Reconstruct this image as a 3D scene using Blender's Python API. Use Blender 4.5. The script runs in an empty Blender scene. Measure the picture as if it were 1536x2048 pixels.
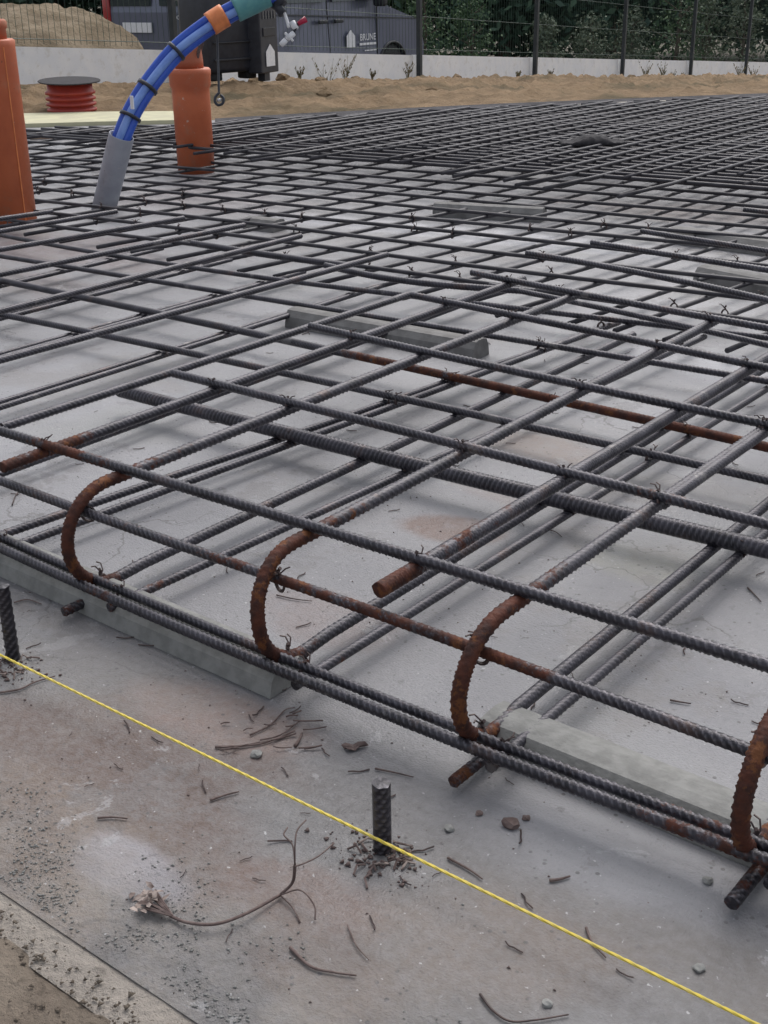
import bpy, bmesh, math, random
import numpy as np
from mathutils import Vector, Matrix, Quaternion, noise
random.seed(7); rng=np.random.default_rng(7)
SC=bpy.context.scene; COL=SC.collection
# ------------------------------------------------------------------ camera
K=0.6                     # metres per layout unit (camera stands K above the slab)
F=2441.2
R=np.array([[0.79028677,0.61256773,-0.01440808],[0.23413266,-0.3236225,-0.9167608],[-0.56624086,0.72113054,-0.3991767]])
CAMP=np.array([0,0,K])
cam=bpy.data.objects.new('camera',bpy.data.cameras.new('camera')); COL.objects.link(cam)
M=Matrix(((R[0][0],-R[1][0],-R[2][0],0),(R[0][1],-R[1][1],-R[2][1],0),(R[0][2],-R[1][2],-R[2][2],K),(0,0,0,1)))
cam.matrix_world=M
cam.data.sensor_fit='VERTICAL'; cam.data.sensor_height=36; cam.data.sensor_width=27
cam.data.lens=F/2048*36; cam.data.clip_start=.02; cam.data.clip_end=600
SC.camera=cam
def ray(px,py): return R.T@np.array([(px-768)/F,(py-1024)/F,1.])
def P(px,py,z):           # layout point at height z (layout units) -> metres
    d=ray(px,py); return CAMP+d*((z*K-K)/d[2])
def D(px,py,dep): return CAMP+ray(px,py)*dep       # point at a depth in metres
# ------------------------------------------------------------------ sky and sun
W=bpy.data.worlds.new('World'); SC.world=W; W.use_nodes=True
nt=W.node_tree; bg=nt.nodes['Background']
sk=nt.nodes.new('ShaderNodeTexSky'); sk.sky_type='NISHITA'; sk.sun_disc=False
SUN_EL=math.radians(55); SUN_ROT=math.radians(-20)
sk.sun_elevation=SUN_EL; sk.sun_rotation=SUN_ROT; sk.dust_density=4; sk.air_density=1.0; sk.ozone_density=1
hs=nt.nodes.new('ShaderNodeHueSaturation'); hs.inputs['Saturation'].default_value=.33
nt.links.new(sk.outputs[0],hs.inputs['Color']); nt.links.new(hs.outputs[0],bg.inputs[0]); bg.inputs[1].default_value=.15
sl=bpy.data.lights.new('sun','SUN'); sl.energy=.6; sl.angle=math.radians(50); sl.color=(1,.97,.93)
so=bpy.data.objects.new('sun',sl); COL.objects.link(so)
sd=Vector((math.sin(SUN_ROT)*math.cos(SUN_EL),math.cos(SUN_ROT)*math.cos(SUN_EL),math.sin(SUN_EL)))
so.rotation_euler=sd.to_track_quat('Z','Y').to_euler()
SC.view_settings.view_transform='Standard'; SC.view_settings.look='None'; SC.view_settings.exposure=0.5; SC.view_settings.gamma=1
# ------------------------------------------------------------------ materials
class NB:
    def __init__(s,name):
        s.m=bpy.data.materials.new(name); s.m.use_nodes=True; s.t=s.m.node_tree; s.b=s.t.nodes['Principled BSDF']
        s.geo=None
    def pos(s):
        if s.geo is None: s.geo=s.t.nodes.new('ShaderNodeNewGeometry')
        return s.geo.outputs['Position']
    def link(s,a,b): s.t.links.new(a,b)
    def noise(s,scale,detail=4,rough=.55,vec=None,dist=0):
        n=s.t.nodes.new('ShaderNodeTexNoise'); n.inputs['Scale'].default_value=scale; n.inputs['Detail'].default_value=detail
        n.inputs['Roughness'].default_value=rough; n.inputs['Distortion'].default_value=dist
        s.link(vec or s.pos(),n.inputs['Vector']); return n.outputs['Fac']
    def ramp(s,v,a,b,lo=0.,hi=1.):
        n=s.t.nodes.new('ShaderNodeMapRange'); n.interpolation_type='SMOOTHSTEP'
        for i,x in enumerate((a,b,lo,hi)): n.inputs[1+i].default_value=x
        s.link(v,n.inputs[0]); return n.outputs[0]
    def math(s,op,a,b=None):
        n=s.t.nodes.new('ShaderNodeMath'); n.operation=op
        for i,x in enumerate((a,b)):
            if x is None: continue
            if isinstance(x,(int,float)): n.inputs[i].default_value=x
            else: s.link(x,n.inputs[i])
        return n.outputs[0]
    def mix(s,f,a,b):
        n=s.t.nodes.new('ShaderNodeMix'); n.data_type='RGBA'
        if isinstance(f,(int,float)): n.inputs[0].default_value=f
        else: s.link(f,n.inputs[0])
        for i,x in ((6,a),(7,b)):
            if isinstance(x,tuple): n.inputs[i].default_value=(*x,1)
            else: s.link(x,n.inputs[i])
        return n.outputs[2]
    def col(s,c):
        if isinstance(c,tuple): s.b.inputs['Base Color'].default_value=(*c,1)
        else: s.link(c,s.b.inputs['Base Color'])
    def rough(s,r):
        if isinstance(r,(int,float)): s.b.inputs['Roughness'].default_value=r
        else: s.link(r,s.b.inputs['Roughness'])
    def bump(s,h,dist,strength=1):
        n=s.t.nodes.new('ShaderNodeBump'); n.inputs['Distance'].default_value=dist; n.inputs['Strength'].default_value=strength
        s.link(h,n.inputs['Height']); s.link(n.outputs[0],s.b.inputs['Normal'])
    def blob(s,cx,cy,rx,ry,ang,wob):   # stain with its own outline, fixed to the slab
        mp=s.t.nodes.new('ShaderNodeMapping'); mp.vector_type='TEXTURE'
        mp.inputs['Location'].default_value=(cx,cy,0); mp.inputs['Rotation'].default_value=(0,0,ang); mp.inputs['Scale'].default_value=(rx,ry,1e3)
        s.link(s.pos(),mp.inputs['Vector'])
        ln=s.t.nodes.new('ShaderNodeVectorMath'); ln.operation='LENGTH'; s.link(mp.outputs[0],ln.inputs[0])
        v=s.math('ADD',ln.outputs['Value'],wob)
        return s.ramp(v,1.45,.75)
def simple(name,c1,c2,scale,rough=.7,metal=0,bump=0,detail=5,spec=None):
    n=NB(name); f=n.noise(scale,detail); n.col(n.mix(n.ramp(f,.35,.65),c1,c2)); n.rough(rough); n.b.inputs['Metallic'].default_value=metal
    if bump: n.bump(n.noise(scale*3,6),bump)
    if spec is not None: n.b.inputs['Specular IOR Level'].default_value=spec
    return n.m
def scuffed(name,a,b,dust,rough):
    n=NB(name); c=n.mix(n.ramp(n.noise(9,5),.35,.65),a,b)
    c=n.mix(n.ramp(n.noise(13,9,.72),.52,.66,0,.55),c,dust); c=n.mix(n.ramp(n.noise(40,6,.7),.66,.7,0,.8),c,(.6,.48,.4)); c=n.mix(n.ramp(n.noise(70,6,.7),.67,.7,0,.7),c,(.1,.05,.035))
    n.col(c); n.rough(n.ramp(n.noise(13,9,.72),.4,.7,rough,.8)); n.bump(n.noise(60,5),.0006); return n.m
def concrete_mat():
    n=NB('slab_concrete')
    wobn=n.noise(5,5,.6); wob=n.math('MULTIPLY',n.math('SUBTRACT',wobn,.5),1.9)
    big=n.ramp(n.noise(1.6,4),.35,.68); med=n.ramp(n.noise(9,6,.6),.3,.7); fine=n.noise(120,4,.7); fine2=n.noise(420,2,.6)
    c=n.mix(big,(.178,.177,.19),(.285,.285,.303))
    c=n.mix(n.math('MULTIPLY',n.math('SUBTRACT',1.0,med),.45),c,(.2,.196,.205))
    # grey-green damp patches
    c=n.mix(n.math('MULTIPLY',n.ramp(n.noise(3.1,3,.5),.55,.72),.35),c,(.25,.255,.235))
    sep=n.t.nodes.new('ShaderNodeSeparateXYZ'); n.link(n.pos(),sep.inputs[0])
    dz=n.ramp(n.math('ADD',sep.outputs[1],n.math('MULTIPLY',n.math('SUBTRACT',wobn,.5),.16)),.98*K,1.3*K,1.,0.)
    c=n.mix(n.math('MULTIPLY',dz,.84),c,n.mix(n.ramp(n.noise(7,5,.6),.35,.65),(.078,.073,.071),(.13,.125,.124)))  # front strip darkened in the colour to offset stronger light there, besides dust
    for (px,py,rx,ry,a,col,st) in STAINS:
        p=P(px,py,0); b=n.blob(p[0],p[1],rx*K,ry*K,a,wob)
        b=n.math('MULTIPLY',b,n.math('MULTIPLY',n.ramp(n.noise(22,5,.65),.25,.6,.45,1.0),st))
        c=n.mix(b,c,col)
    # dust that is a bit browner towards the open edge of the slab
    ed=n.ramp(sep.outputs[1],.66*K,.9*K,1.,0.)
    c=n.mix(n.math('MULTIPLY',ed,n.ramp(n.noise(14,5,.6),.3,.7,.1,.6)),c,(.27,.235,.2))
    # sharp edged splashes, pores, scuffs and hairline cracks
    spl=n.ramp(n.noise(6.5,9,.72),.575,.6); c=n.mix(n.math('MULTIPLY',spl,.42),c,(.12,.112,.112))
    spl2=n.ramp(n.noise(9.3,9,.7,dist=.6),.61,.63); c=n.mix(n.math('MULTIPLY',spl2,.4),c,(.38,.38,.39))
    spl3=n.ramp(n.noise(2.7,8,.66),.55,.6); c=n.mix(n.math('MULTIPLY',spl3,.3),c,(.17,.15,.135))
    vor=n.t.nodes.new('ShaderNodeTexVoronoi'); vor.inputs['Scale'].default_value=95; vor.inputs['Randomness'].default_value=1; n.link(n.pos(),vor.inputs['Vector'])
    pore=n.math('MULTIPLY',n.ramp(vor.outputs['Distance'],.2,.12),n.ramp(n.noise(17,3),.5,.56)); c=n.mix(n.math('MULTIPLY',pore,.75),c,(.05,.047,.047))
    wv=n.t.nodes.new('ShaderNodeVectorMath'); wv.operation='ADD'; nn=n.t.nodes.new('ShaderNodeTexNoise'); nn.inputs['Scale'].default_value=9; nn.inputs['Detail'].default_value=6; n.link(n.pos(),nn.inputs['Vector'])
    sc=n.t.nodes.new('ShaderNodeVectorMath'); sc.operation='SCALE'; sc.inputs['Scale'].default_value=.22; n.link(nn.outputs['Color'],sc.inputs[0]); n.link(n.pos(),wv.inputs[0]); n.link(sc.outputs[0],wv.inputs[1])
    ve=n.t.nodes.new('ShaderNodeTexVoronoi'); ve.feature='DISTANCE_TO_EDGE'; ve.inputs['Scale'].default_value=3.2; n.link(wv.outputs[0],ve.inputs['Vector'])
    crk=n.math('MULTIPLY',n.ramp(ve.outputs['Distance'],.008,.002),n.ramp(n.noise(2.3,3),.52,.58)); c=n.mix(n.math('MULTIPLY',crk,.6),c,(.06,.055,.055))
    # specks
    sp=n.ramp(n.noise(75,3,.5),.66,.74); c=n.mix(n.math('MULTIPLY',sp,.55),c,(.09,.085,.09))
    sp2=n.ramp(n.noise(160,2,.5),.69,.76); c=n.mix(n.math('MULTIPLY',sp2,.6),c,(.55,.55,.56))
    c=n.mix(n.ramp(fine,.3,.75,.0,.3),c,(.27,.27,.285)); c=n.mix(n.ramp(fine2,.45,.25,.0,.35),c,(.13,.13,.14))
    # hairline cracks / scuffs
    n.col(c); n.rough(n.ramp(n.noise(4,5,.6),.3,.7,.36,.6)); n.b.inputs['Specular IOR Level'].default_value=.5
    h=n.math('ADD',n.math('MULTIPLY',n.noise(28,8,.7),n.ramp(sep.outputs[1],.64*K,.92*K,1.9,.45)),n.math('MULTIPLY',fine2,.22))
    n.bump(h,.007,.7); return n.m
BROWN=(.085,.052,.04); RUSTS=(.13,.07,.05); PALE=(.42,.42,.45); DARK=(.1,.095,.1); SAND=(.15,.11,.085)
STAINS=[(330,1480,.22,.07,.15,BROWN,.8),(80,1480,.2,.06,.1,(.12,.085,.07),.8),(250,1650,.2,.07,-.2,(.13,.095,.08),.7),(1330,1900,.25,.05,.1,(.15,.13,.115),.5),(190,1560,.26,.11,-.1,BROWN,.95),(60,1640,.16,.08,0,SAND,.8),(430,1430,.15,.06,.1,(.2,.145,.125),.9),(20,1790,.14,.07,0,SAND,.7),
 (260,1740,.08,.04,0,(.36,.37,.43),.6),(640,1235,.12,.07,0,(.17,.13,.125),.7),(905,1060,.09,.05,.3,RUSTS,.85),(600,1800,.09,.05,.2,RUSTS,.6),
 (620,1930,.09,.05,0,BROWN,.6),(1010,1900,.14,.08,.4,SAND,.55),(1090,900,.14,.08,0,(.24,.19,.165),.8),(1000,980,.1,.05,0,(.22,.18,.17),.6),
 (1500,740,.35,.12,0,PALE,.8),(900,465,1.1,.13,.1,PALE,.75),(130,500,.5,.25,0,(.13,.095,.095),.85),(40,560,.4,.12,0,(.16,.13,.13),.7),
 (1280,1130,.1,.06,0,(.27,.265,.22),.6),(400,1310,.1,.04,0,(.2,.21,.205),.6),(1250,1700,.18,.1,.2,(.29,.29,.31),.6),(1420,430,.7,.2,0,(.2,.16,.15),.7),
 (400,400,.5,.3,0,(.15,.12,.125),.6),(860,540,.25,.1,0,(.17,.165,.17),.6),(320,800,.25,.06,0,(.22,.22,.24),.6)]
def steel_mat():
    n=NB('rebar_steel')
    at=n.t.nodes.new('ShaderNodeAttribute'); at.attribute_name='rust'
    c=n.mix(n.ramp(n.noise(30,5,.6),.35,.65),(.016,.015,.02),(.044,.041,.052))
    c=n.mix(n.ramp(n.noise(14,6,.7),.56,.68,0,.6),c,(.085,.05,.04))
    c=n.mix(n.ramp(n.noise(21,7,.7),.6,.66,0,.55),c,(.19,.18,.175))
    wr=n.t.nodes.new('ShaderNodeAttribute'); wr.attribute_name='wear'
    c=n.mix(n.math('MULTIPLY',wr.outputs['Fac'],.6),c,(.2,.19,.215))
    rr=n.mix(n.ramp(n.noise(60,5,.65),.35,.68),(.095,.028,.015),(.038,.015,.012))
    rr=n.mix(n.ramp(n.noise(55,7,.7),.54,.62,0,.8),rr,(.17,.062,.02))
    f=n.ramp(n.math('ADD',at.outputs['Fac'],n.math('MULTIPLY',n.math('SUBTRACT',n.noise(42,9,.78),.5),2.2)),.38,.62)
    n.col(n.mix(f,c,rr)); n.rough(n.ramp(f,0,1,.32,.72)); n.b.inputs['Metallic'].default_value=.35
    n.bump(n.noise(500,4,.6),.0006); return n.m
MT={}
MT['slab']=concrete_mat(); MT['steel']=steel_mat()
MT['farsteel']=simple('far_rebar_steel',(.022,.02,.026),(.045,.042,.05),25,.5,.15)
MT['wire']=simple('tie_wire_steel',(.05,.035,.035),(.1,.07,.065),90,.55,.4)
MT['block']=simple('spacer_concrete',(.19,.19,.182),(.25,.25,.24),60,.85,0,.001)
MT['dblock']=simple('weathered_spacer_concrete',(.15,.145,.14),(.2,.195,.19),40,.85,0,.001)
MT['orange']=scuffed('orange_pipe_plastic',(.55,.14,.055),(.46,.11,.045),(.4,.19,.12),.42)
MT['orangedk']=scuffed('dusty_orange_plastic',(.45,.13,.055),(.36,.1,.05),(.3,.16,.1),.6)
MT['redcor']=simple('red_corrugated_plastic',(.36,.035,.02),(.29,.03,.02),30,.5)
MT['blackpl']=simple('black_plastic',(.015,.017,.026),(.024,.027,.038),20,.42)
MT['sleeve']=scuffed('grey_foam_sleeve',(.25,.26,.3),(.33,.34,.38),(.2,.19,.19),.7)
MT['blue']=simple('blue_pipe_plastic',(.02,.07,.42),(.03,.1,.5),25,.32)
MT['bluel']=simple('light_blue_pipe_plastic',(.14,.25,.62),(.2,.33,.7),25,.35)
MT['otape']=simple('orange_tape',(.75,.24,.08),(.6,.18,.06),40,.5)
MT['ttape']=simple('teal_tape',(.08,.25,.27),(.11,.3,.3),40,.5)
MT['white']=simple('white_plastic',(.75,.75,.76),(.68,.68,.7),40,.5)
MT['redpl']=simple('dark_red_plastic',(.4,.01,.05),(.32,.01,.04),40,.4)
MT['chrome']=simple('bright_metal',(.5,.5,.52),(.6,.6,.62),40,.25,.9)
MT['wall']=scuffed('white_concrete_panel',(.78,.79,.81),(.84,.84,.84),(.62,.6,.56),.8)
MT['post']=simple('dark_post_paint',(.018,.024,.028),(.028,.034,.038),20,.5)
MT['fwire']=simple('green_fence_wire',(.02,.045,.035),(.03,.06,.045),20,.5)
MT['van']=simple('blue_grey_car_paint',(.125,.135,.185),(.14,.15,.205),2,.25,.35)
MT['vandk']=simple('dark_van_trim',(.012,.013,.018),(.02,.02,.027),10,.45)
MT['glass']=simple('dark_window_glass',(.02,.03,.035),(.03,.045,.05),3,.08)
MT['lamp']=simple('clear_lamp_glass',(.55,.57,.6),(.62,.64,.66),10,.15)
MT['tlamp']=simple('red_lamp_glass',(.3,.02,.02),(.35,.03,.03),10,.2)
MT['rubber']=simple('tyre_rubber',(.015,.015,.017),(.025,.025,.027),40,.8)
MT['rim']=simple('grey_wheel_metal',(.2,.2,.21),(.28,.28,.29),10,.35,.7)
MT['yellow']=simple('yellow_string_fibre',(.72,.56,.06),(.62,.5,.12),300,.6)
MT['strip']=simple('pale_insulation_board',(.52,.5,.33),(.44,.42,.29),9,.85)
MT['form']=simple('pink_timber_board',(.4,.24,.19),(.5,.38,.28),8,.85)
MT['formw']=simple('cream_timber_board',(.62,.58,.5),(.5,.45,.38),8,.85)
MT['twig']=simple('dry_twig',(.09,.06,.055),(.15,.11,.1),120,.8)
MT['twigl']=simple('pale_dry_leaf',(.34,.28,.25),(.07,.045,.04),80,.8)
MT['twigdk']=simple('dark_felt',(.02,.019,.022),(.035,.032,.035),60,.95)
MT['weed']=simple('dry_weed',(.2,.15,.08),(.13,.13,.06),30,.8)
MT['bark']=simple('bark',(.06,.045,.035),(.1,.08,.06),12,.9,0,.01)
def soil(name,a,b,c,sc):
    n=NB(name); f=n.ramp(n.noise(sc,6,.65),.3,.7); x=n.mix(f,a,b); x=n.mix(n.ramp(n.noise(sc*.3,4),.5,.7,0,.8),x,c)
    x=n.mix(n.ramp(n.noise(sc*5,3),.6,.75,0,.6),x,(a[0]*.4,a[1]*.4,a[2]*.4))
    n.col(x); n.rough(.95); n.b.inputs['Specular IOR Level'].default_value=.15; n.bump(n.noise(sc*2.5,8,.7),.35/sc,.8); return n.m
MT['soil']=soil('brown_soil',(.19,.155,.125),(.28,.235,.19),(.13,.11,.09),14)
MT['strip_edge']=soil('dusty_screed',(.34,.305,.27),(.42,.38,.34),(.28,.25,.225),10)
MT['bank']=soil('sandy_bank_soil',(.2,.14,.085),(.31,.22,.135),(.085,.075,.045),4.2)
MT['pile']=soil('straw_coloured_soil',(.21,.165,.11),(.29,.235,.165),(.13,.1,.065),5)
MT['gravel']=soil('dark_gravel',(.07,.066,.072),(.11,.105,.11),(.05,.048,.05),20)
MT['yard']=soil('yard_gravel',(.17,.15,.13),(.22,.2,.17),(.1,.12,.07),1.2)
def leafmat(name,a,b,c):
    n=NB(name); oi=n.t.nodes.new('ShaderNodeObjectInfo')
    at=n.t.nodes.new('ShaderNodeAttribute'); at.attribute_name='tone'
    x=n.mix(n.ramp(n.noise(1.1,3),.35,.65),a,b); x=n.mix(n.ramp(at.outputs['Fac'],.55,1.0),x,c); n.col(x); n.rough(.6)
    n.b.inputs['Specular IOR Level'].default_value=.25
    return n.m
MT['leafdk']=leafmat('dark_evergreen_leaf',(.02,.046,.032),(.034,.07,.045),(.055,.1,.06))
MT['leafmd']=leafmat('mid_green_leaf',(.045,.09,.045),(.07,.12,.055),(.11,.17,.08))
MT['leaflt']=leafmat('grey_green_leaf',(.09,.12,.085),(.12,.15,.1),(.16,.19,.12))
# ------------------------------------------------------------------ object helpers
def tag(o,label=None,cat=None,group=None,kind=None):
    if label: o['label']=label
    if cat: o['category']=cat
    if group: o['group']=group
    if kind: o['kind']=kind
    return o
def mkobj(name,verts,faces,mat,parent=None,smooth=False,loc=None,attr=None):
    me=bpy.data.meshes.new(name); V=np.asarray(verts,dtype=np.float32).reshape(-1,3)
    if loc is not None: V=V-np.asarray(loc,dtype=np.float32)
    if isinstance(faces,np.ndarray):
        n=faces.shape[1]; me.vertices.add(len(V)); me.vertices.foreach_set('co',V.ravel())
        me.loops.add(faces.size); me.loops.foreach_set('vertex_index',faces.astype(np.int32).ravel())
        me.polygons.add(len(faces)); me.polygons.foreach_set('loop_start',np.arange(0,faces.size,n,dtype=np.int32))
        me.update(calc_edges=True); 
    else: me.from_pydata(V.tolist(),[],faces); me.update()
    if smooth: me.polygons.foreach_set('use_smooth',np.ones(len(me.polygons),dtype=bool))
    if attr is not None:
        for k,v in attr.items():
            a=me.attributes.new(k,'FLOAT','POINT'); a.data.foreach_set('value',np.asarray(v,dtype=np.float32))
    me.materials.append(MT[mat] if isinstance(mat,str) else mat); me.validate()
    o=bpy.data.objects.new(name,me); COL.objects.link(o)
    if loc is not None: o.location=loc
    if parent is not None:
        o.parent=parent
    return o
def empty(name,loc,rz=0):
    e=bpy.data.objects.new(name,None); COL.objects.link(e); e.location=loc; e.rotation_euler=(0,0,rz); e.empty_display_size=.1; return e
class MB:      # one mesh collected from simple shaped pieces (local coords)
    def __init__(s): s.v=[]; s.f=[]
    def add(s,v,f):
        k=len(s.v); s.v+= [tuple(map(float,p)) for p in v]; s.f+=[tuple(i+k for i in q) for q in f]; return s
    def box(s,c,d,rz=0,bev=0.,Mx=None):
        bm=bmesh.new(); bmesh.ops.create_cube(bm,size=1)
        for v in bm.verts: v.co=Vector((v.co.x*d[0],v.co.y*d[1],v.co.z*d[2]))
        if bev: bmesh.ops.bevel(bm,geom=bm.edges[:],offset=bev,segments=2,affect='EDGES',profile=.6)
        T=Matrix.Translation(Vector(c))@Matrix.Rotation(rz,4,'Z')
        if Mx: T=Mx@T
        bm.verts.index_update(); s.add([T@v.co for v in bm.verts],[[v.index for v in f.verts] for f in bm.faces]); bm.free(); return s
    def tube(s,pts,r,seg=8,cap=True):
        V,Fc=tube(pts,r,seg,cap); return s.add(V,Fc)
    def lathe(s,prof,c=(0,0,0),seg=32,Mx=None):   # prof (r,z)
        v=[];f=[];n=len(prof)
        for r,z in prof:
            for k in range(seg):
                a=2*math.pi*k/seg; p=Vector((r*math.cos(a),r*math.sin(a),z))
                if Mx: p=Mx@p
                v.append((p.x+c[0],p.y+c[1],p.z+c[2]))
        for i in range(n-1):
            for k in range(seg): f.append((i*seg+k,i*seg+(k+1)%seg,(i+1)*seg+(k+1)%seg,(i+1)*seg+k))
        if prof[0][0]>1e-6: f.append(tuple(range(seg))[::-1])
        if prof[-1][0]>1e-6: f.append(tuple((n-1)*seg+k for k in range(seg)))
        return s.add(v,f)
    def build(s,name,mat,parent=None,smooth=False,loc=None): return mkobj(name,s.v,s.f,mat,parent,smooth,loc)
def catmull(pts,n):
    p=[np.array(q,float) for q in pts]
    if len(p)==2: return [p[0]+(p[1]-p[0])*i/n for i in range(n+1)]
    out=[]; q=[2*p[0]-p[1]]+p+[2*p[-1]-p[-2]]
    for i in range(1,len(q)-2):
        for k in range(n):
            t=k/n; a,b,c,d=q[i-1],q[i],q[i+1],q[i+2]
            out.append(.5*((2*b)+(c-a)*t+(2*a-5*b+4*c-d)*t*t+(3*b-a-3*c+d)*t**3))
    out.append(p[-1]); return out
def frames(pts):
    p=np.array(pts,float); t=np.gradient(p,axis=0); t/=np.linalg.norm(t,axis=1)[:,None]+1e-12
    ref=np.array([0,0,1.]) if abs(t[0][2])<.9 else np.array([0,1.,0])
    u=np.zeros_like(p); a=ref-t[0]*ref.dot(t[0]); a/=np.linalg.norm(a); u[0]=a
    for i in range(1,len(p)):
        a=u[i-1]-t[i]*u[i-1].dot(t[i]); u[i]=a/np.linalg.norm(a)
    return p,t,u,np.cross(t,u)
def tube(pts,r,seg=8,cap=True):
    p,t,u,w=frames(pts); rr=np.broadcast_to(np.asarray(r,float),(len(p),))
    a=np.arange(seg)*2*math.pi/seg
    V=(p[:,None,:]+rr[:,None,None]*(np.cos(a)[None,:,None]*u[:,None,:]+np.sin(a)[None,:,None]*w[:,None,:])).reshape(-1,3)
    Fc=[]
    for i in range(len(p)-1):
        for k in range(seg): Fc.append((i*seg+k,i*seg+(k+1)%seg,(i+1)*seg+(k+1)%seg,(i+1)*seg+k))
    if cap: Fc.append(tuple(range(seg))[::-1]); Fc.append(tuple((len(p)-1)*seg+k for k in range(seg)))
    return V.tolist(),Fc
def resample(pts,step):
    p=np.array(pts,float); s=np.r_[0,np.cumsum(np.linalg.norm(np.diff(p,axis=0),axis=1))]
    n=max(2,int(s[-1]/step)+1); q=np.linspace(0,s[-1],n)
    return np.stack([np.interp(q,s,p[:,i]) for i in range(3)],1),q
RR=random.Random(11)
def rebar(pts,r,label,group,rust=None,ribs=True,name='reinforcing_bar',pitch=.0068,roll=None,step=.0014,parent=None,seg=14):
    """pts in metres; ribbed sweep with two rows of slanted crescent ribs and a long rib each side"""
    r=r*(1.2 if r<.008 else 1.0)
    if roll is None: roll=RR.uniform(.5,1.9)
    if ribs:
        q,s=resample(pts,step)
        p,t,u,w=frames(q); a=np.arange(seg)*2*math.pi/seg
        aa=a[None,:]+roll
        side=np.sin(aa); 
        sk=s[:,None]+np.where(side>=0,1,-1)*np.cos(aa)*r*1.25
        ph=np.mod(sk/pitch+np.where(side>=0,0,.5),1.0)
        bump=np.clip(1.3*(1-np.abs(ph-.5)/.21),0,1); bump=bump*bump*(3-2*bump)
        cres=np.clip(np.abs(side)*1.15,0,1)**.7
        h=bump*cres*r*.19
        lr=np.clip(1-(np.abs(side)/.28),0,1)*r*.09
        rad=r*.92+np.maximum(h,lr)
        V=(p[:,None,:]+rad[:,:,None]*(np.cos(a)[None,:,None]*u[:,None,:]+np.sin(a)[None,:,None]*w[:,None,:])).reshape(-1,3)
        n=len(p)
    else:
        seg=7; q,s=resample(pts,.25); p,t,u,w=frames(q); a=np.arange(seg)*2*math.pi/seg
        V=(p[:,None,:]+r*(np.cos(a)[None,:,None]*u[:,None,:]+np.sin(a)[None,:,None]*w[:,None,:])).reshape(-1,3); n=len(p)
    i=np.arange(n-1)[:,None]*seg; k=np.arange(seg)[None,:]; k2=(k+1)%seg
    Fq=np.stack([i+k,i+k2,i+seg+k2,i+seg+k],-1).reshape(-1,4)
    base=len(V); V=np.vstack([V,p[0]-t[0]*r*.1,p[-1]+t[-1]*r*.1])
    kk=np.arange(seg); 
    c0=np.stack([np.full(seg,base),(kk+1)%seg,kk,kk],1); c1=np.stack([np.full(seg,base+1),(n-1)*seg+kk,(n-1)*seg+(kk+1)%seg,(n-1)*seg+(kk+1)%seg],1)
    # caps as triangles need a mixed mesh: emit through from_pydata-like loops
    me=bpy.data.meshes.new(name); loc=np.array(pts[0],float); Vl=(V-loc).astype(np.float32)
    me.vertices.add(len(Vl)); me.vertices.foreach_set('co',Vl.ravel())
    tri=np.vstack([c0[:,:3],c1[:,:3]]); loops=np.concatenate([Fq.ravel(),tri.ravel()]).astype(np.int32)
    me.loops.add(len(loops)); me.loops.foreach_set('vertex_index',loops)
    st=np.concatenate([np.arange(len(Fq))*4,len(Fq)*4+np.arange(len(tri))*3]).astype(np.int32)
    me.polygons.add(len(st)); me.polygons.foreach_set('loop_start',st); me.update(calc_edges=True)
    sm=np.ones(len(st),dtype=bool); sm[len(Fq):]=False; me.polygons.foreach_set('use_smooth',sm)
    if ribs:
        rv=np.zeros(len(V)) if rust is None else np.array([rust(v/K) if callable(rust) else rust for v in V])
        wv_=np.r_[(h/(r*.19)).reshape(-1),0,0]; aw=me.attributes.new('wear','FLOAT','POINT'); aw.data.foreach_set('value',wv_.astype(np.float32)); at=me.attributes.new('rust','FLOAT','POINT'); at.data.foreach_set('value',rv.astype(np.float32)); me.materials.append(MT['steel'])
    else: me.materials.append(MT['farsteel'])
    o=bpy.data.objects.new(name,me); COL.objects.link(o); o.location=loc
    if parent is None: tag(o,label,'reinforcing bar',group)
    else: o.parent=parent
    return o
def U(x,y,z): return (x*K,y*K,z*K)
AL=[];BL=[]
def fitA(px,z,x0=None,x1=None,deg=2):   # bar running across: y as a smooth function of x
    w=np.array([P(a,b,z) for a,b in px])/K; c=np.polyfit(w[:,0],w[:,1],min(deg,len(px)-1))
    a=w[:,0].min() if x0 is None else x0; b=w[:,0].max() if x1 is None else x1
    lo,hi=w[:,0].min(),w[:,0].max(); d=np.polyder(c)
    def ev(x):
        xc=min(max(x,lo),hi); return np.polyval(c,xc)+np.polyval(d,xc)*(x-xc)
    AL.append((ev,a,b,z))
    return [U(x,ev(x),z) for x in np.linspace(a,b,24)]
def fitB(px,z,y0=None,y1=None,deg=2):
    w=np.array([P(a,b,z) for a,b in px])/K; c=np.polyfit(w[:,1],w[:,0],min(deg,len(px)-1))
    a=w[:,1].min() if y0 is None else y0; b=w[:,1].max() if y1 is None else y1
    lo,hi=w[:,1].min(),w[:,1].max(); d=np.polyder(c)
    def ev(y):
        yc=min(max(y,lo),hi); return np.polyval(c,yc)+np.polyval(d,yc)*(y-yc)
    BL.append((ev,a,b,z))
    return [U(ev(y),y,z) for y in np.linspace(a,b,24)]
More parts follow.
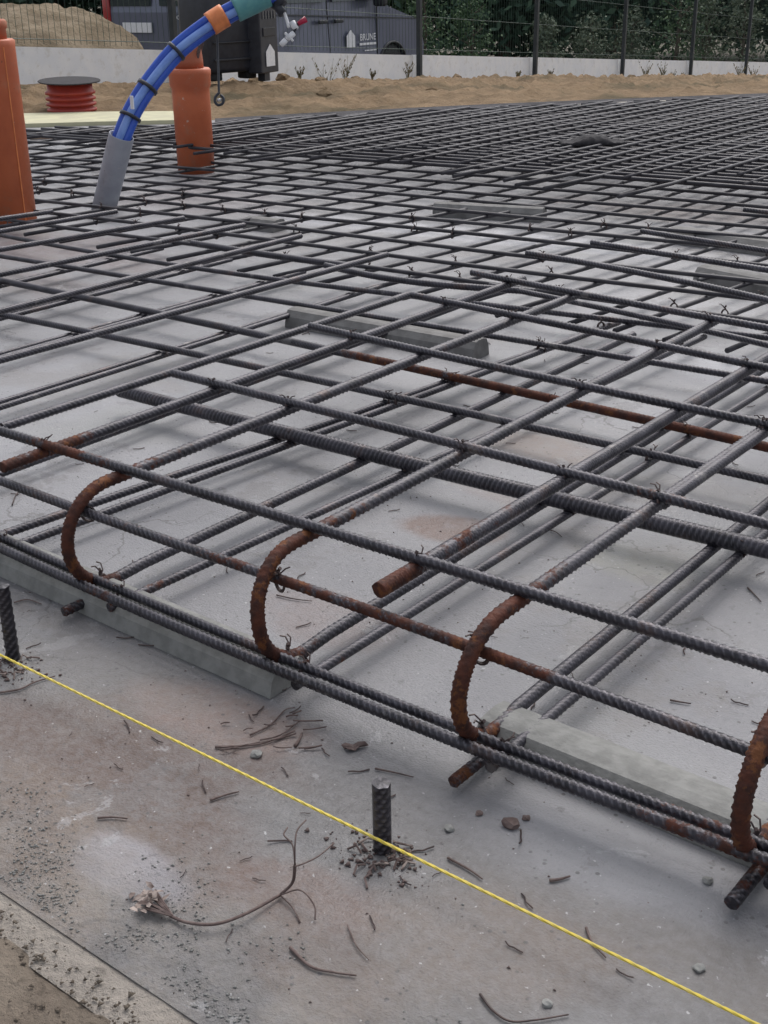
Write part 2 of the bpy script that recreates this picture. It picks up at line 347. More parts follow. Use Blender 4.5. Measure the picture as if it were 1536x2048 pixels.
# ------------------------------------------------------------------ ground
def sheet(name,corners,z,mat,nx=2,ny=2,disp=None,kind='structure'):
    a,b,c,d=[np.array(q,float) for q in corners]; V=[]
    for j in range(ny):
        for i in range(nx):
            u=i/(nx-1); v=j/(ny-1); p=(a*(1-u)+b*u)*(1-v)+(d*(1-u)+c*u)*v
            V.append((p[0],p[1],z+(disp(p[0],p[1]) if disp else 0)))
    Fc=[(j*nx+i,j*nx+i+1,(j+1)*nx+i+1,(j+1)*nx+i) for j in range(ny-1) for i in range(nx-1)]
    o=mkobj(name,V,Fc,mat,smooth=True); o['kind']=kind; return o
sheet('distant_ground',[(-400,-200),(400,-200),(400,500),(-400,500)],-2.2,'yard')
# far boundary of the slab and of the dirt behind it
EDGE=[(-500,262),(60,247),(430,240),(650,227),(1000,210),(1300,198),(1536,189),(1900,176)]
edgeW=[P(x,y,0)/K for x,y in EDGE]
def wallk(px): return (830-px)/(.162*px-405)
def walldep(px): return 11.9*(1+.162*wallk(px))
def walltop(px): return D(px,98+.0207*(px-255),walldep(px))
def wallbase(px): return D(px,163-.007*(px-200),walldep(px))
WX=[-260,0,200,420,620,830,1063,1243,1378,1487,1580,1660]
# slab: top sheet polygon with thickness
near=[(.9*1.,.63),( -6.,.63)]
sl_v=[(3.5,.63),(-12,.63)]+[(e[0],e[1]) for e in edgeW]+[(3.5,edgeW[-1][1]+1)]
n=len(sl_v)
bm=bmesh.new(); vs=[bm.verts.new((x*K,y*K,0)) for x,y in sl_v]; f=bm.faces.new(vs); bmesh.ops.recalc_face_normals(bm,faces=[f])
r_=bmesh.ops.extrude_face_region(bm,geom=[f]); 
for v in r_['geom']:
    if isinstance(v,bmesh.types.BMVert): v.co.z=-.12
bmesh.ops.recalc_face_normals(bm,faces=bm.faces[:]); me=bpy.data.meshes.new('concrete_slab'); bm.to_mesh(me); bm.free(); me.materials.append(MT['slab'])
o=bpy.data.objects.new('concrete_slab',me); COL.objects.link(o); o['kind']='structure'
def dn(x,y): return .006*(noise.fractal(Vector((x*14,y*14,0)),1,2,5))+.004*noise.noise(Vector((x*70,y*70,3)))
sheet('near_soil',[(-3.2,-.9),(2.2,-.9),(2.2,.352),(-3.2,.352)],-.0022,'soil',420,110,lambda x,y:abs(dn(x,y))*.9-(.0025 if y>.347 else 0))
sheet('screed_strip',[(-8*K,.575*K),(3.5*K,.575*K),(3.5*K,.645*K),(-8*K,.645*K)],-.0014,'strip_edge',300,5,lambda x,y:.0012*noise.noise(Vector((x*40,y*40,1))))
sheet('side_soil',[(-14,-6),(-3.2,-6),(-3.2,.346),(-14,.346)],-.022,'soil'); sheet('side_soil',[(2.2,-6),(14,-6),(14,8),(2.2,8)],-.022,'soil')
sheet('side_soil',[(-3.2,-6),(2.2,-6),(2.2,-.9),(-3.2,-.9)],-.022,'soil')
# sandy bank between slab and wall
V=[];nx=460;ny=70
exs=np.linspace(-420,1700,nx)
for j in range(ny):
    v=j/(ny-1)
    for px in exs:
        a=P(px,np.interp(px,[e[0] for e in EDGE],[e[1] for e in EDGE]),0); b=wallbase(px)
        b=b+np.array([-.25,0,.0]) if v>0.999 else b
        p=a*(1-v)+b*v
        z=p[2]-.015+.05*math.sin(math.pi*min(v*1.15,1))*math.sin(math.pi*v)
        am=math.sin(math.pi*min(max(v,0),1))**.5
        z+=am*(.05*noise.fractal(Vector((p[0]*2.4,p[1]*2.4,5)),1,2,6)+.05*abs(noise.noise(Vector((p[0]*5,p[1]*5,2))))+.03*abs(noise.noise(Vector((p[0]*13,p[1]*13,2)))))
        V.append((p[0],p[1],z))
Fc=np.array([(j*nx+i,j*nx+i+1,(j+1)*nx+i+1,(j+1)*nx+i) for j in range(ny-1) for i in range(nx-1)])
o=mkobj('sandy_bank',V,Fc,'bank',smooth=True); o['kind']='structure'
# yard behind the wall (lower), falls along the wall
V=[];
for px in WX:
    b=wallbase(px); 
    for dx in (0.,-6,-14,-60): V.append((b[0]+dx-.02,b[1]-dx*.05,min(b[2]-.6,-.87)+(-.25 if dx<-20 else 0)))
Fc=[(i*4+k,i*4+k+1,(i+1)*4+k+1,(i+1)*4+k) for i in range(len(WX)-1) for k in range(3)]
o=mkobj('yard_ground',V,Fc,'yard'); o['kind']='structure'
# ------------------------------------------------------------------ wall panels, posts, fence panels
wd=(walltop(1487)-walltop(0)); wd[2]=0; wd/=np.linalg.norm(wd); wn=np.array([wd[1],-wd[0],0])  # wn towards slab
PXP=[]
kk=[-3,-2,-1,0,1,2,3,4,5]
def pxk(k): return {-1:340.,-2:-60.}.get(k,(830+405*k)/(1+.162*k))
WP=[]
ordl=['partly hidden by the left orange pipe','behind the red corrugated stub','behind the blue hose','between black box and the first post','between the first and second dark posts','between the second and third dark posts','between the third and fourth dark posts','at the far right end']
def wtop(k):
    if k<-2.6: return walltop(-140)+(walltop(0)-walltop(200))*0.8
    return walltop(pxk(k))
for i in range(len(kk)-1):
    k0,k1=kk[i],kk[i+1]
    a=walltop(pxk(max(k0,-2.35))) if k0>-3 else walltop(pxk(-2))+ (walltop(pxk(-2))-walltop(pxk(-1)))
    b=walltop(pxk(k1)); L=np.linalg.norm((b-a)[:2])
    v=[];g=wd*.03
    for off in (0.0,-.06):
        for q,zz in ((a+g,0),(b-g,0)):
            v+= [tuple(q+wn*off+np.array([0,0,-1.3])),tuple(q+wn*off+np.array([0,0,0]))]
    fcs=[(0,2,3,1),(4,5,7,6),(1,3,7,5),(0,4,6,2),(0,1,5,4),(2,6,7,3)]
    WP.append(mkobj('base_panel',v,fcs,'wall',loc=a))
fe=empty('yard_fence',(0,0,0))
for q in WP: q.parent=fe
0; tag(fe,'long dark mesh fence on low white concrete panels behind the site','fence')
plab=['hidden left of the orange pipe','behind the sand pile side','dark fence post left of the blue hose','dark fence post right at the nose of the van','slim dark fence post directly right of the van','dark fence post in the middle of the trees','thin dark fence post standing above dry weeds','thin dark fence post near the right edge of the frame','farthest thin post at the right']
for i,k in enumerate(kk[1:]):
    b=walltop(pxk(k)); m=MB(); w=.045
    m.box((0,0,.35),(w,w,1.9),bev=.004); 
    e=m.build('fence_post','post',loc=None); e.location=(b[0]+wn[0]*.05,b[1]+wn[1]*.05,b[2]); e.rotation_euler[2]=math.atan2(wd[1],wd[0])
    e.name='post'; e.parent=fe
for i in range(len(kk)-1):
    k0,k1=kk[i],kk[i+1]
    if k0==-3: a=walltop(pxk(-2))+(walltop(pxk(-2))-walltop(pxk(-1)))
    else: a=walltop(pxk(k0))
    b=walltop(pxk(k1)); L=np.linalg.norm(b-a); m=MB()
    nv=int(L/.055)
    H=1.25
    r=.0011
    for s_ in range(nv+1):
        q=(b-a)*s_/nv
        m.box((q[0],q[1],q[2]+H/2+.02),(r*2,r*2,H),rz=math.atan2(wd[1],wd[0]))
    for h in (.05,.35,.65,.95,1.22):
        m.tube([(0+wn[0]*.006,wn[1]*.006,h),tuple(b-a+np.array([0,0,h])+wn*.006)],.003,5)
    o=m.build('fence_panel','fwire'); o.location=a
    o.name='mesh_panel'; o.parent=fe
# ------------------------------------------------------------------ near reinforcement
g1='thick upper bars running across'; g2='upper bars running away from the camera'; g3='lower bars of the mat'
def rs(*spots):
    def fn(u):
        r=0
        for (x,y,rad,a) in spots:
            d=math.hypot(u[0]-x,u[1]-y); r=max(r,a*max(0,1-d/rad))
        return r
    return fn
ZA,ZB=.235,.219
rA=.0043
A1=[(0,861),(221,932),(270,940),(750,1095),(1068,1185),(1368,1280),(1536,1330)]
rebar(fitA(A1,ZA,-2.25,-.15,1),.0046,'front upper ribbed bar tied on top of the rusty hooks, orange rust at its left',g1,rs((-1.72,1.3,.2,.95),(-.42,1.3,.15,.3)),roll=1.57)
A2=[(347,746),(482,780),(638,818),(768,852),(968,905),(1218,962),(1536,1050)]
rebar(fitA(A2,ZA,None,-.2),.0046,'second upper cross bar, ribs showing in a row along its top edge',g1,rs((-.76,1.74,.12,.6),(-1.0,1.74,.4,.25)))
rebar(fitA([(621,651),(860,706),(1358,810),(1536,850)],ZA,None,-.3),.0045,'upper cross bar with its free left end above the flat grey spacer block',g1)
rebar(fitA([(823,590),(1033,630),(1333,695),(1536,735)],ZA,None,-.4),.0045,'upper cross bar butting against the end of a long diagonal bar at its left',g1)
rebar(fitA([(943,545),(1153,585),(1438,640),(1536,655)],ZA,None,-.6),.0045,'upper cross bar with a brownish blunt left end in the middle of the grid',g1,rs((-1.95,2.93,.3,.35)))
rebar(fitA([(1053,506),(1168,525),(1536,600)],ZA,None,-.8),.0045,'upper cross bar just behind the brownish ended one, ribs lit along its top',g1)
rebar(fitA([(1183,485),(1536,540)],ZA,None,-.9,1),.0045,'upper cross bar doubled over a lower bar at the right',g1)
rebar(fitA([(1283,462),(1536,502)],ZA,None,-.9,1),.0045,'upper cross bar with a short visible length beside a dark patch at right',g1)
rebar(fitA([(1488,419),(1600,432)],ZA,None,-1.0,1),.0045,'short bar end entering at the right edge, farthest of the loose upper bars',g1)
# lower cross bars
def lowA(px,z,lab,r=.0042,rust=None,x0=None,x1=None,deg=2): return rebar(fitA(px,z,x0,x1,deg),r,lab,g3,rust)
lowA([(0,1075),(250,1180),(600,1330),(968,1480),(1400,1640)],.056,'inner of the two bars lying along the slab edge under the hooks',.004,rs((-.42,1.2,.15,.4),(-1.1,1.2,.15,.4),(-1.55,1.2,.15,.4)),-2.4,-.1)
lowA([(0,1095),(250,1208),(600,1358),(968,1503),(1400,1672)],.056,'outer of the two bars lying along the slab edge under the hooks',.0044,rs((-.42,1.17,.2,.65),(-1.5,1.17,.25,.35)),-2.4,-.1)
rebar([U(x,1.188+.004*math.sin(x*5),.180) for x in np.linspace(-2.3,-.1,24)],.0043,'brown bar threaded inside the bends of the rusty hooks',g3,rs((-.95,1.19,.3,.6),(-.78,1.19,.2,.9),(-1.13,1.19,.3,.7),(-1.4,1.19,.4,.3)),roll=1.0)
lowA([(375,815),(455,840),(560,862),(768,910),(858,935),(1100,1000),(1298,1048),(1536,1095)],.058,'fat grey bar low in the grid between the first two upper cross bars',.0105,None,-2.35,-.2)
lowA([(0,627),(156,661),(365,706),(586,745),(767,787),(991,841),(1268,900),(1536,960)],.056,'lower cross bar passing just under the second upper bar, ribs on both sides',.0050,None,-3.8,-.3)
lowA([(0,560),(161,594),(390,646),(612,685),(821,737),(1143,805),(1488,885)],.056,'bright rust red bar crossing the middle of the grid',.0058,rs((-1.5,2.47,.45,1.3),(-1.1,2.47,.45,1.2),(-1.9,2.5,.35,.9),(-.8,2.45,.4,.9)),-4.2,-.4)
lowA([(0,510),(234,553),(400,578),(534,599),(691,621),(860,651),(1068,685),(1258,715),(1536,765)],.056,'lower cross bar passing over the flat grey spacer block',.0044,None,-4.6,-.4)
lowA([(10,471),(182,505),(338,529),(500,550),(617,566),(786,589)],.056,'lower cross bar running from left pipe towards the middle',.0044,None,-4.9,-.5)
lowA([(980,570),(1153,605),(1536,690)],.1,'ribbed bar hanging just below the brownish ended upper bar',.0045,rs((-1.9,3.0,.4,.3)),None,-.5)
lowA([(690,540),(800,560),(950,575)],.1,'short bar with a rusty tip in the shade left of centre',.0055,rs((-2.1,2.9,.3,.7)),-2.75,-1.95)
lowA([(384,486),(560,513),(700,532)],.1,'pale short bar behind the third diagonal bar at left',.006,None)
# upper bars running away; the hooks below carry their own long legs
def upB(px,lab,y0=None,y1=None,rust=None,r=.0046,deg=1,z=ZB,roll=None): return rebar(fitB(px,z,y0,y1,deg),r,lab,g2,rust,roll=roll)
upB([(5,937),(234,854),(430,776),(690,685),(829,638),(1018,570)],'ribbed bar with free near end at the left edge, under the front bar',1.17,2.95,rs((-1.77,1.2,.25,.7),(-1.79,1.3,.12,1.)),.0052)
upB([(8,856),(156,804),(430,714),(700,628),(821,589)],'long bar starting at the rusty front bar and ending above the spacer block',1.3,2.62,None,.0046)
upB([(0,724),(156,674),(400,609),(526,579),(768,511)],'long diagonal bar ending beside the pale patch left of centre',1.1,3.0)
upB([(0,625),(156,583),(400,518),(604,474)],'long diagonal bar with ribs at its near half, second of the left fan',1.2,3.08)
upB([(0,549),(234,502),(390,469),(465,456)],'long diagonal bar whose far end lies below the grey foam sleeve',1.4,3.12)
upB([(0,500),(156,471),(325,444)],'long diagonal bar passing close under the grey foam sleeve',1.6,3.1)
upB([(0,463),(130,440),(234,423)],'diagonal bar touching the foot of the grey foam sleeve',1.8,None)
upB([(0,438),(105,423)],'short visible diagonal bar crossing the foot of the left orange pipe',2.2,None)
upB([(762,1180),(818,1140),(1088,985),(1238,900),(1343,825),(1488,745)],'thick bar with a rusty sawn near end between second and third hook',1.19,2.95,rs((-.94,1.19,.22,1.),(-.94,1.4,.3,.55),(-.94,1.6,.4,.3)),.0062)
upB([(1536,860),(1600,815)],'diagonal bar entering at the right edge behind the red bar',1.7,2.95,None,.005)
# ---- hooks (U bars): rusty bend with a long upper and a long lower leg
def hook(x,xt,y_end,yl,lab,rl=.0055):
    yc,zc,r=1.236,.127,.092
    pts=[U(xt(y),y,.219) for y in np.linspace(y_end,1.3,14)]
    for a in np.linspace(90,270,24): pts.append(U(x+(xt(1.3)-x)*max(0,math.cos(math.radians(a-90))),yc-r*math.sin(math.radians(a-90))*1.05,zc+r*math.cos(math.radians(a-90))))
    pts+= [U(x-.004+.004*(y-1.3),y,.036) for y in np.linspace(1.3,yl,12)]
    def rust(u):
        if u[2]<.06: return .7*max(0,1-(u[1]-1.2)/.1)
        return max(0,min(1,1.05-(u[1]-1.22)/.16)) if u[2]<.21 or u[1]<1.32 else max(0,.6-(u[1]-1.3)/.3)
    return rebar(pts,rl,lab,'rusty U shaped hooks along the slab edge',rust,name='hook_bar',pitch=.0078,roll=.75)
w2=np.array([P(a,b,ZB) for a,b in [(280,940),(585,815),(848,705),(1033,640),(1158,590)]])/K; c2=np.polyfit(w2[:,1],w2[:,0],1)
w1=np.array([P(a,b,ZB) for a,b in [(625,1055),(768,995),(933,910),(1048,850),(1168,775),(1318,695),(1438,640)]])/K; c1=np.polyfit(w1[:,1],w1[:,0],1)
w0=np.array([P(a,b,ZB) for a,b in [(1068,1180),(1318,1000),(1368,980),(1518,865)]])/K; c0=np.polyfit(w0[:,1],w0[:,0],1)
for o_,lb in ((hook(-1.575,lambda y:np.polyval(c2,y),2.88,3.2,'U shaped rusty hook farthest left, orange brown at its bend'),0),
  (hook(-1.135,lambda y:np.polyval(c1,y),2.83,3.2,'U shaped rusty hook second from left with a tie wire near its top'),0),
  (hook(-.775,lambda y:np.polyval(c0,y),2.5,3.2,'U shaped rusty hook in the middle, third from left'),0),
  (hook(-.385,lambda y:-.385,2.6,3.2,'U shaped rusty hook cut off by the right edge of the frame'),0)): tag(o_,None,'hook bar')
for x,lb in ((-1.575,'short stub bar under the leftmost hook'),(-1.135,'short stub bar hidden under the second hook'),(-.765,'short stub bar poking out under the middle hook'),(-.375,'short stub bar poking out under the hook at the right edge')):
    y0=1.115 if x!=-1.135 else 1.15
    rebar([U(x,y0,.018),U(x+.004,1.235,.018)],.0046,lb,'short stub bars below the hooks',.45,name='stub_bar')
# ---- lower bars running away (near, doubled beside the hook legs)
for px,lb,y0,y1 in (([(20,1067),(145,1015),(365,950),(575,872)],'left bar of the lower pair reaching the bottom edge bars near the left frame edge',1.15,3.3),
  ([(50,1082),(190,1035),(390,960),(600,880)],'right bar of the lower pair reaching the bottom edge bars near the left frame edge',1.15,3.3),
  ([(290,1180),(450,1115),(565,1055)],'lower bar lying beside the leg of the leftmost hook',1.15,3.3),
  ([(655,1330),(828,1220),(918,1165),(1148,1020)],'lower bar lying beside the leg of the second hook',1.15,3.3),
  ([(1058,1475),(1153,1385),(1278,1275),(1483,1110)],'lower bar lying beside the leg of the middle hook',1.15,3.3)):
    rebar(fitB(px,.036,y0,y1,1),.0043,lb,g3,rs((-1.5,1.2,.2,.5),(-1.1,1.2,.2,.4)))
rebar([U(-.345,1.15,.036),U(-.34,3.3,.036)],.0043,'lower bar beside the leg of the hook cut by the right frame edge',g3)
for i,x in enumerate((-2.2,-2.58,-2.95,-3.32,-3.7)):
    for j,dx in enumerate((0,.04)):
        rebar([U(x+dx,1.2+.1*i,.036),U(x+dx*.3,3.3,.036)],.004,['nearer','farther'][j]+' bar of the '+['rightmost','second','middle','fourth','leftmost'][i]+' close pair low under the left fan',
              'close pairs of lower bars at left',None,step=.002)
# ------------------------------------------------------------------ far mat: individual thin bars
def inside(x,y,z=.05):           # inside the far boundary of the mat
    q=R@(np.array([x*K,y*K,z*K])-CAMP)
    if q[2]<.3: return y<6
    px,py=768+F*q[0]/q[2],1024+F*q[1]/q[2]
    return py>np.interp(px,[e[0] for e in EDGE],[e[1] for e in EDGE])+(9 if px<420 else 2)
def gB(y): return .1*max(0,min(y,5)-3.2)*(1 if y<5 else 1)
def runs(fn,a,b,st,z=.05):
    out=[];cur=[]
    for s_ in np.arange(a,b,st):
        x,y=fn(s_)
        if inside(x,y,z): cur.append((x,y))
        else:
            if len(cur)>2: out.append(cur)
            cur=[]
    if len(cur)>2: out.append(cur)
    return out
def rightlim(y): return -.1-.28*max(0,y-3)     # just past the right frame edge
gf='thin bars of the far mat'
def far_line(fn,a,b,z,r,lab,grp):
    for rn in runs(fn,a,b,.2,z):
        ph=random.random()*6; am=random.uniform(.002,.012)
        pts=[U(x+am*math.sin(1.3*y+ph)*.5,y+am*math.sin(1.1*x+ph),z+.004*math.sin(2*x+ph)) for x,y in rn]
        rebar(pts,r,lab,grp,ribs=False)
YS=[3.40,3.635,3.875,4.115,4.345]
while YS[-1]<11.6: YS.append(YS[-1]+.238)
for y0 in YS:
    s=.03+.06*min(1,max(0,(y0-2.3)/2)); j=random.uniform(-.02,.02)
    far_line(lambda x:(x,y0+j+s*(x+3)),-9.6,rightlim(y0),.056,.0041,'thin dark cross bar of the far lower mat seen at a low angle','cross bars of the far lower mat')
x=-.1
XS=[-.34,-.53,-.725,-.9,-1.075,-1.28,-1.47,-1.63,-1.79,-2.02,-2.2,-2.39,-2.58,-2.76,-2.95,-3.13,-3.32,-3.51,-3.7,-3.9]
while XS[-1]>-9.4: XS.append(XS[-1]-.238)
for x0 in XS:
    j=random.uniform(-.02,.02)
    j=0
    far_line(lambda y:(x0+j+gB(y),y),3.15 if x0<-1.9 else 3.2,11.5,.04,.0041,'thin dark bar of the far lower mat running away from the camera','away running bars of the far lower mat')
for k in range(66):
    y0=5.2+k*.104; s=.1
    far_line(lambda x:(x,y0+s*(x+3)),-9.4+.0*k,rightlim(y0),.15,.0044,'thin dark cross bar of the far upper mat near the sandy bank','cross bars of the far upper mat')
for k in range(50):
    x0=-2.3-k*.13
    ys_=random.uniform(4.6,5.6)
    far_line(lambda y:(x0+gB(y),y),ys_,11.3,.160,.0042,'thin dark bar of the far upper mat running towards the sandy bank','away running bars of the far upper mat')
# ------------------------------------------------------------------ tie wires
def wire_mesh(seed):
    rnd=random.Random(seed); m=MB(); R0=.0066
    for off in (-.0009,.0009):
        pts=[]
        for i in range(17):
            a=2*math.pi*i/16; pts.append((off+R0*.72*math.cos(a),R0*.72*math.cos(a)*.9,-.0048+R0*1.1*math.sin(a)))
        m.tube(pts,.0012,5)
    m.tube([(-.001,0,.0035),(.001,.001,.006),(-.0005,-.001,.009)],.0016,5)
    for q in range(2):
        a=rnd.uniform(0,6.28); l=rnd.uniform(.005,.012); 
        p0=(rnd.uniform(-.002,.002),0,.003); 
        m.tube([p0,(p0[0]+.3*l*math.cos(a),.3*l*math.sin(a),.006),(p0[0]+.7*l*math.cos(a+.5),.7*l*math.sin(a+.5),.007+l*.35),(p0[0]+l*math.cos(a+.9),l*math.sin(a+.9),.005+l*.6)],.0007,5)
    o=m.build('tie_wire','wire'); o.hide_render=False; return o.data,o
wm=[wire_mesh(s) for s in range(4)]
wused=[False]*4
def wire(x,y,z,lab,grp,s=1.):
    k=random.randrange(4); d,o=wm[k]
    if wused[k]: o=bpy.data.objects.new('tie_wire',d); COL.objects.link(o)
    wused[k]=True
    o.location=U(x,y,z); o.rotation_euler=(0,0,random.uniform(0,6.28)); o.scale=(s,s,s)
    tag(o,lab,'tie wire',grp)
for cf in (c2,c1,c0): BL.append(((lambda cf:(lambda y:np.polyval(cf,y)))(cf),1.3,2.8,ZB))
BL.append((lambda y:-.385,1.3,2.6,ZB))
for eA,xa,xb,zA in AL:
    for eB,ya,yb_,zB in BL:
        x=-1.5;y=1.5
        for _ in range(12): y=float(eA(x)); x=float(eB(y))
        if not (xa+.01<x<xb-.01 and ya+.01<y<yb_-.01): continue
        q=R@(np.array(U(x,y,zA))-CAMP); px,py=768+F*q[0]/q[2],1024+F*q[1]/q[2]
        if not(-20<px<1556 and 0<py<2068): continue
        if zA>.2 and zB>.2 and random.random()<.9: wire(x,y,.231,'twisted wire tie where two upper bars cross','wire ties on the upper bars')
        elif zA<.12 and zB<.1 and random.random()<.6: wire(x,y,.052,'small wire tie where two lower bars cross','wire ties on the lower bars')
for xx,yy in ((-1.575,0),(-1.135,0),(-.775,0),(-.385,0)):
    wire(xx,1.19,.183,'wire tie holding the inner bar to a hook bend','wire ties on the hooks',1.1); wire(xx,1.2,.05,'wire tie at the foot of a hook','wire ties at the hook feet',1.1)
n_=0
for y0 in YS[:11]:
    for x0 in XS:
        if random.random()<.42 and n_<110:
            yy=y0+.09*(x0+3); n_+=1
            wire(x0+gB(yy),yy,.056,'tiny wire tie on the far mat','wire ties on the far mat',1.15)
# ------------------------------------------------------------------ concrete spacer blocks
def spacer(p0,p1,h,w,mat,lab,rnd=.3):
    p0=np.array(p0);p1=np.array(p1); L=np.linalg.norm(p1-p0); a=math.atan2(p1[1]-p0[1],p1[0]-p0[0])
    prof=[(-w/2,0),(-w*.44,h*.6),(-w*.3,h*.94),(-w*.1,h),(w*.1,h),(w*.3,h*.94),(w*.44,h*.6),(w/2,0)]
    v=[];n=len(prof); N=12
    for i in range(N+1):
        for y,z in prof: v.append((L*i/N,y,z+.0004*noise.noise(Vector((i,y*50,z*50)))))
    f=[(i*n+k,i*n+k+1,(i+1)*n+k+1,(i+1)*n+k) for i in range(N) for k in range(n-1)]+[tuple(range(n))[::-1],tuple(N*n+k for k in range(n))]
    o=mkobj('concrete_spacer',v,f,mat,smooth=False); o.location=(p0[0],p0[1],.0005); o.rotation_euler[2]=a
    return tag(o,lab,'spacer block','concrete spacer blocks under the bars')
spacer(U(-2.5,1.21,0),U(-1.12,1.185,0),.044*K,.09*K,'block','long pale concrete spacer under the edge bars at left')
spacer(U(-.80,1.262,0),U(-.15,1.255,0),.044*K,.10*K,'block','pale rounded concrete spacer between middle and right hook')
def sp_px(a,b,h,w,lab): spacer(P(*a,0),P(*b,0),h*K,w*K,'dblock',lab)
sp_px((588,648),(962,716),.055,.09,'flat dark grey concrete spacer below the crossing bars left of centre')
sp_px((872,430),(1088,442),.06,.1,'small dark spacer block in the far mat above centre')
sp_px((1405,560),(1600,598),.055,.12,'grey spacer block cut off by the right frame edge')
sp_px((1345,480),(1580,512),.055,.14,'brownish spacer block farther back at the right')
sp_px((500,455),(560,462),.05,.1,'little grey spacer block right of the grey foam sleeve')
# ------------------------------------------------------------------ stakes and string
def solve_z(x,y,py):     # height so that a vertical above (x,y) reaches image row py
    for z in np.linspace(0,3,3001):
        q=R@(np.array([x,y,z])-CAMP)
        if 1024+F*q[1]/q[2]<=py: return z
    return 3
for (bx_,by_,ty,lab) in ((765,1700,1568,'ribbed steel stake in the middle of the foreground touching the yellow string'),(27,1318,1172,'ribbed steel stake at the left frame edge touching the yellow string')):
    b=P(bx_,by_,0); h=solve_z(b[0],b[1],ty)
    rebar([(b[0],b[1],-.02),(b[0]+.0,b[1],h)],.0060 if bx_>100 else .0056,lab,'steel stakes along the string',.12,name='steel_stake',pitch=.0085)
ys=.948
m=MB(); pts=[U(x,ys-.0+.004*math.sin(x),.034) for x in np.linspace(-2.6,.4,40)]
for q in range(3):
    m.tube([(p[0],p[1]+.0006*math.cos(i*1.3+q*2.1),p[2]+.0006*math.sin(i*1.3+q*2.1)) for i,p in enumerate(resample(pts,.006)[0].tolist())],.00075,5)
tag(m.build('guide_string','yellow'),'taut yellow guide string stretched past both steel stakes','string')
# ------------------------------------------------------------------ orange pipes, sleeve, hose
def pipe_at(cx,cy,r,name,lab,prof,mat='orange'):
    pass
bl,br=P(357,345,0),P(430,345,0); r1=np.linalg.norm(br-bl)/2*.985; c=(bl+br)/2; fwd=c[:2]/np.linalg.norm(c[:2]); c1=np.array([c[0]+fwd[0]*r1*.2,c[1]+fwd[1]*r1*.2])
e=empty('orange_pipe',(c1[0],c1[1],0)); tag(e,'upright orange plastic pipe with a collar, standing right of the blue hose','pipe','orange pipe stubs standing in the slab')
zt=solve_z(c1[0],c1[1],178); z2=solve_z(c1[0],c1[1],140); z3=solve_z(c1[0],c1[1],85)
MB().lathe([(r1,-.02),(r1,zt-.02),(r1*1.0,zt),(r1*1.09,zt+.012),(r1*1.1,z2-.02),(r1*1.13,z2-.012),(r1*1.13,z2),(r1*1.05,z2+.006),(r1*.8,z2+.006)],seg=48).build('pipe_body','orange',e,True)
MB().lathe([(r1*.78,z2+.004),(r1*.76,z2+.03),(r1*.7,z3-.015),(r1*.66,z3)],seg=36).build('pipe_neck','orangedk',e,True)
mm=MB()
for i in range(5):
    a=i*1.3; mm.tube([(r1*.4*math.cos(a),r1*.4*math.sin(a),z2-.0),(r1*(.5*math.cos(a)+.5),r1*.6*math.sin(a),z3+.01*i)],.006,6)
mm.build('broken_stick_bundle','twig',e)
# left pipe
r2=r1*1.02; cpx=P(75,445,0); base=P(28,452,0); 
c=base; fw=np.array([c[0],c[1]])/np.linalg.norm(c[:2])
perp=np.array([fw[1],-fw[0]]); c2_=np.array([P(75,444,0)[0],P(75,444,0)[1]])-perp*r2
e=empty('orange_pipe',(c2_[0],c2_[1],0)); tag(e,'large upright orange pipe at the left frame edge with a seam down its side','pipe','orange pipe stubs standing in the slab')
za=solve_z(c2_[0],c2_[1],82); zb=solve_z(c2_[0],c2_[1],60); zc_=solve_z(c2_[0],c2_[1],44)
MB().lathe([(r2,-.02),(r2,za-.012),(r2*1.02,za),(r2*.93,za+.004)],seg=48).build('pipe_body','orange',e,True)
MB().lathe([(r2*.72,za),(r2*.72,zb),(r2*.78,zb+.004),(r2*.78,zc_),(r2*.7,zc_+.006),(0.001,zc_+.006)],seg=40).build('pipe_cap','orangedk',e,True)
sa=math.atan2(-fw[1],-fw[0])+.55
MB().tube([((r2+.0005)*math.cos(sa),(r2+.0005)*math.sin(sa),0),((r2+.0005)*math.cos(sa),(r2+.0005)*math.sin(sa),za-.015)],.0018,6).build('seam_line','otape',e)
# foam sleeve
s0=P(207,422,.0); dep=(R@(s0-CAMP))[2]; s1=D(243,272,dep-.12)
ax=Vector(s1-s0).normalized(); L=np.linalg.norm(s1-s0); rs_=.0345
Mx=ax.to_track_quat('Z','Y').to_matrix().to_4x4()
m=MB().lathe([(rs_*1.0,-.03),(rs_,L*.3),(rs_*1.02,L*.6),(rs_*1.02,L),(rs_*1.0,L+.002),(rs_*.9,L),(rs_*.88,L-.03),(.001,L-.03)],seg=36,Mx=Mx)
o=m.build('foam_sleeve','sleeve',None,True); o.location=s0; tag(o,'leaning light grey foam sleeve around the foot of the blue hose','pipe sleeve')
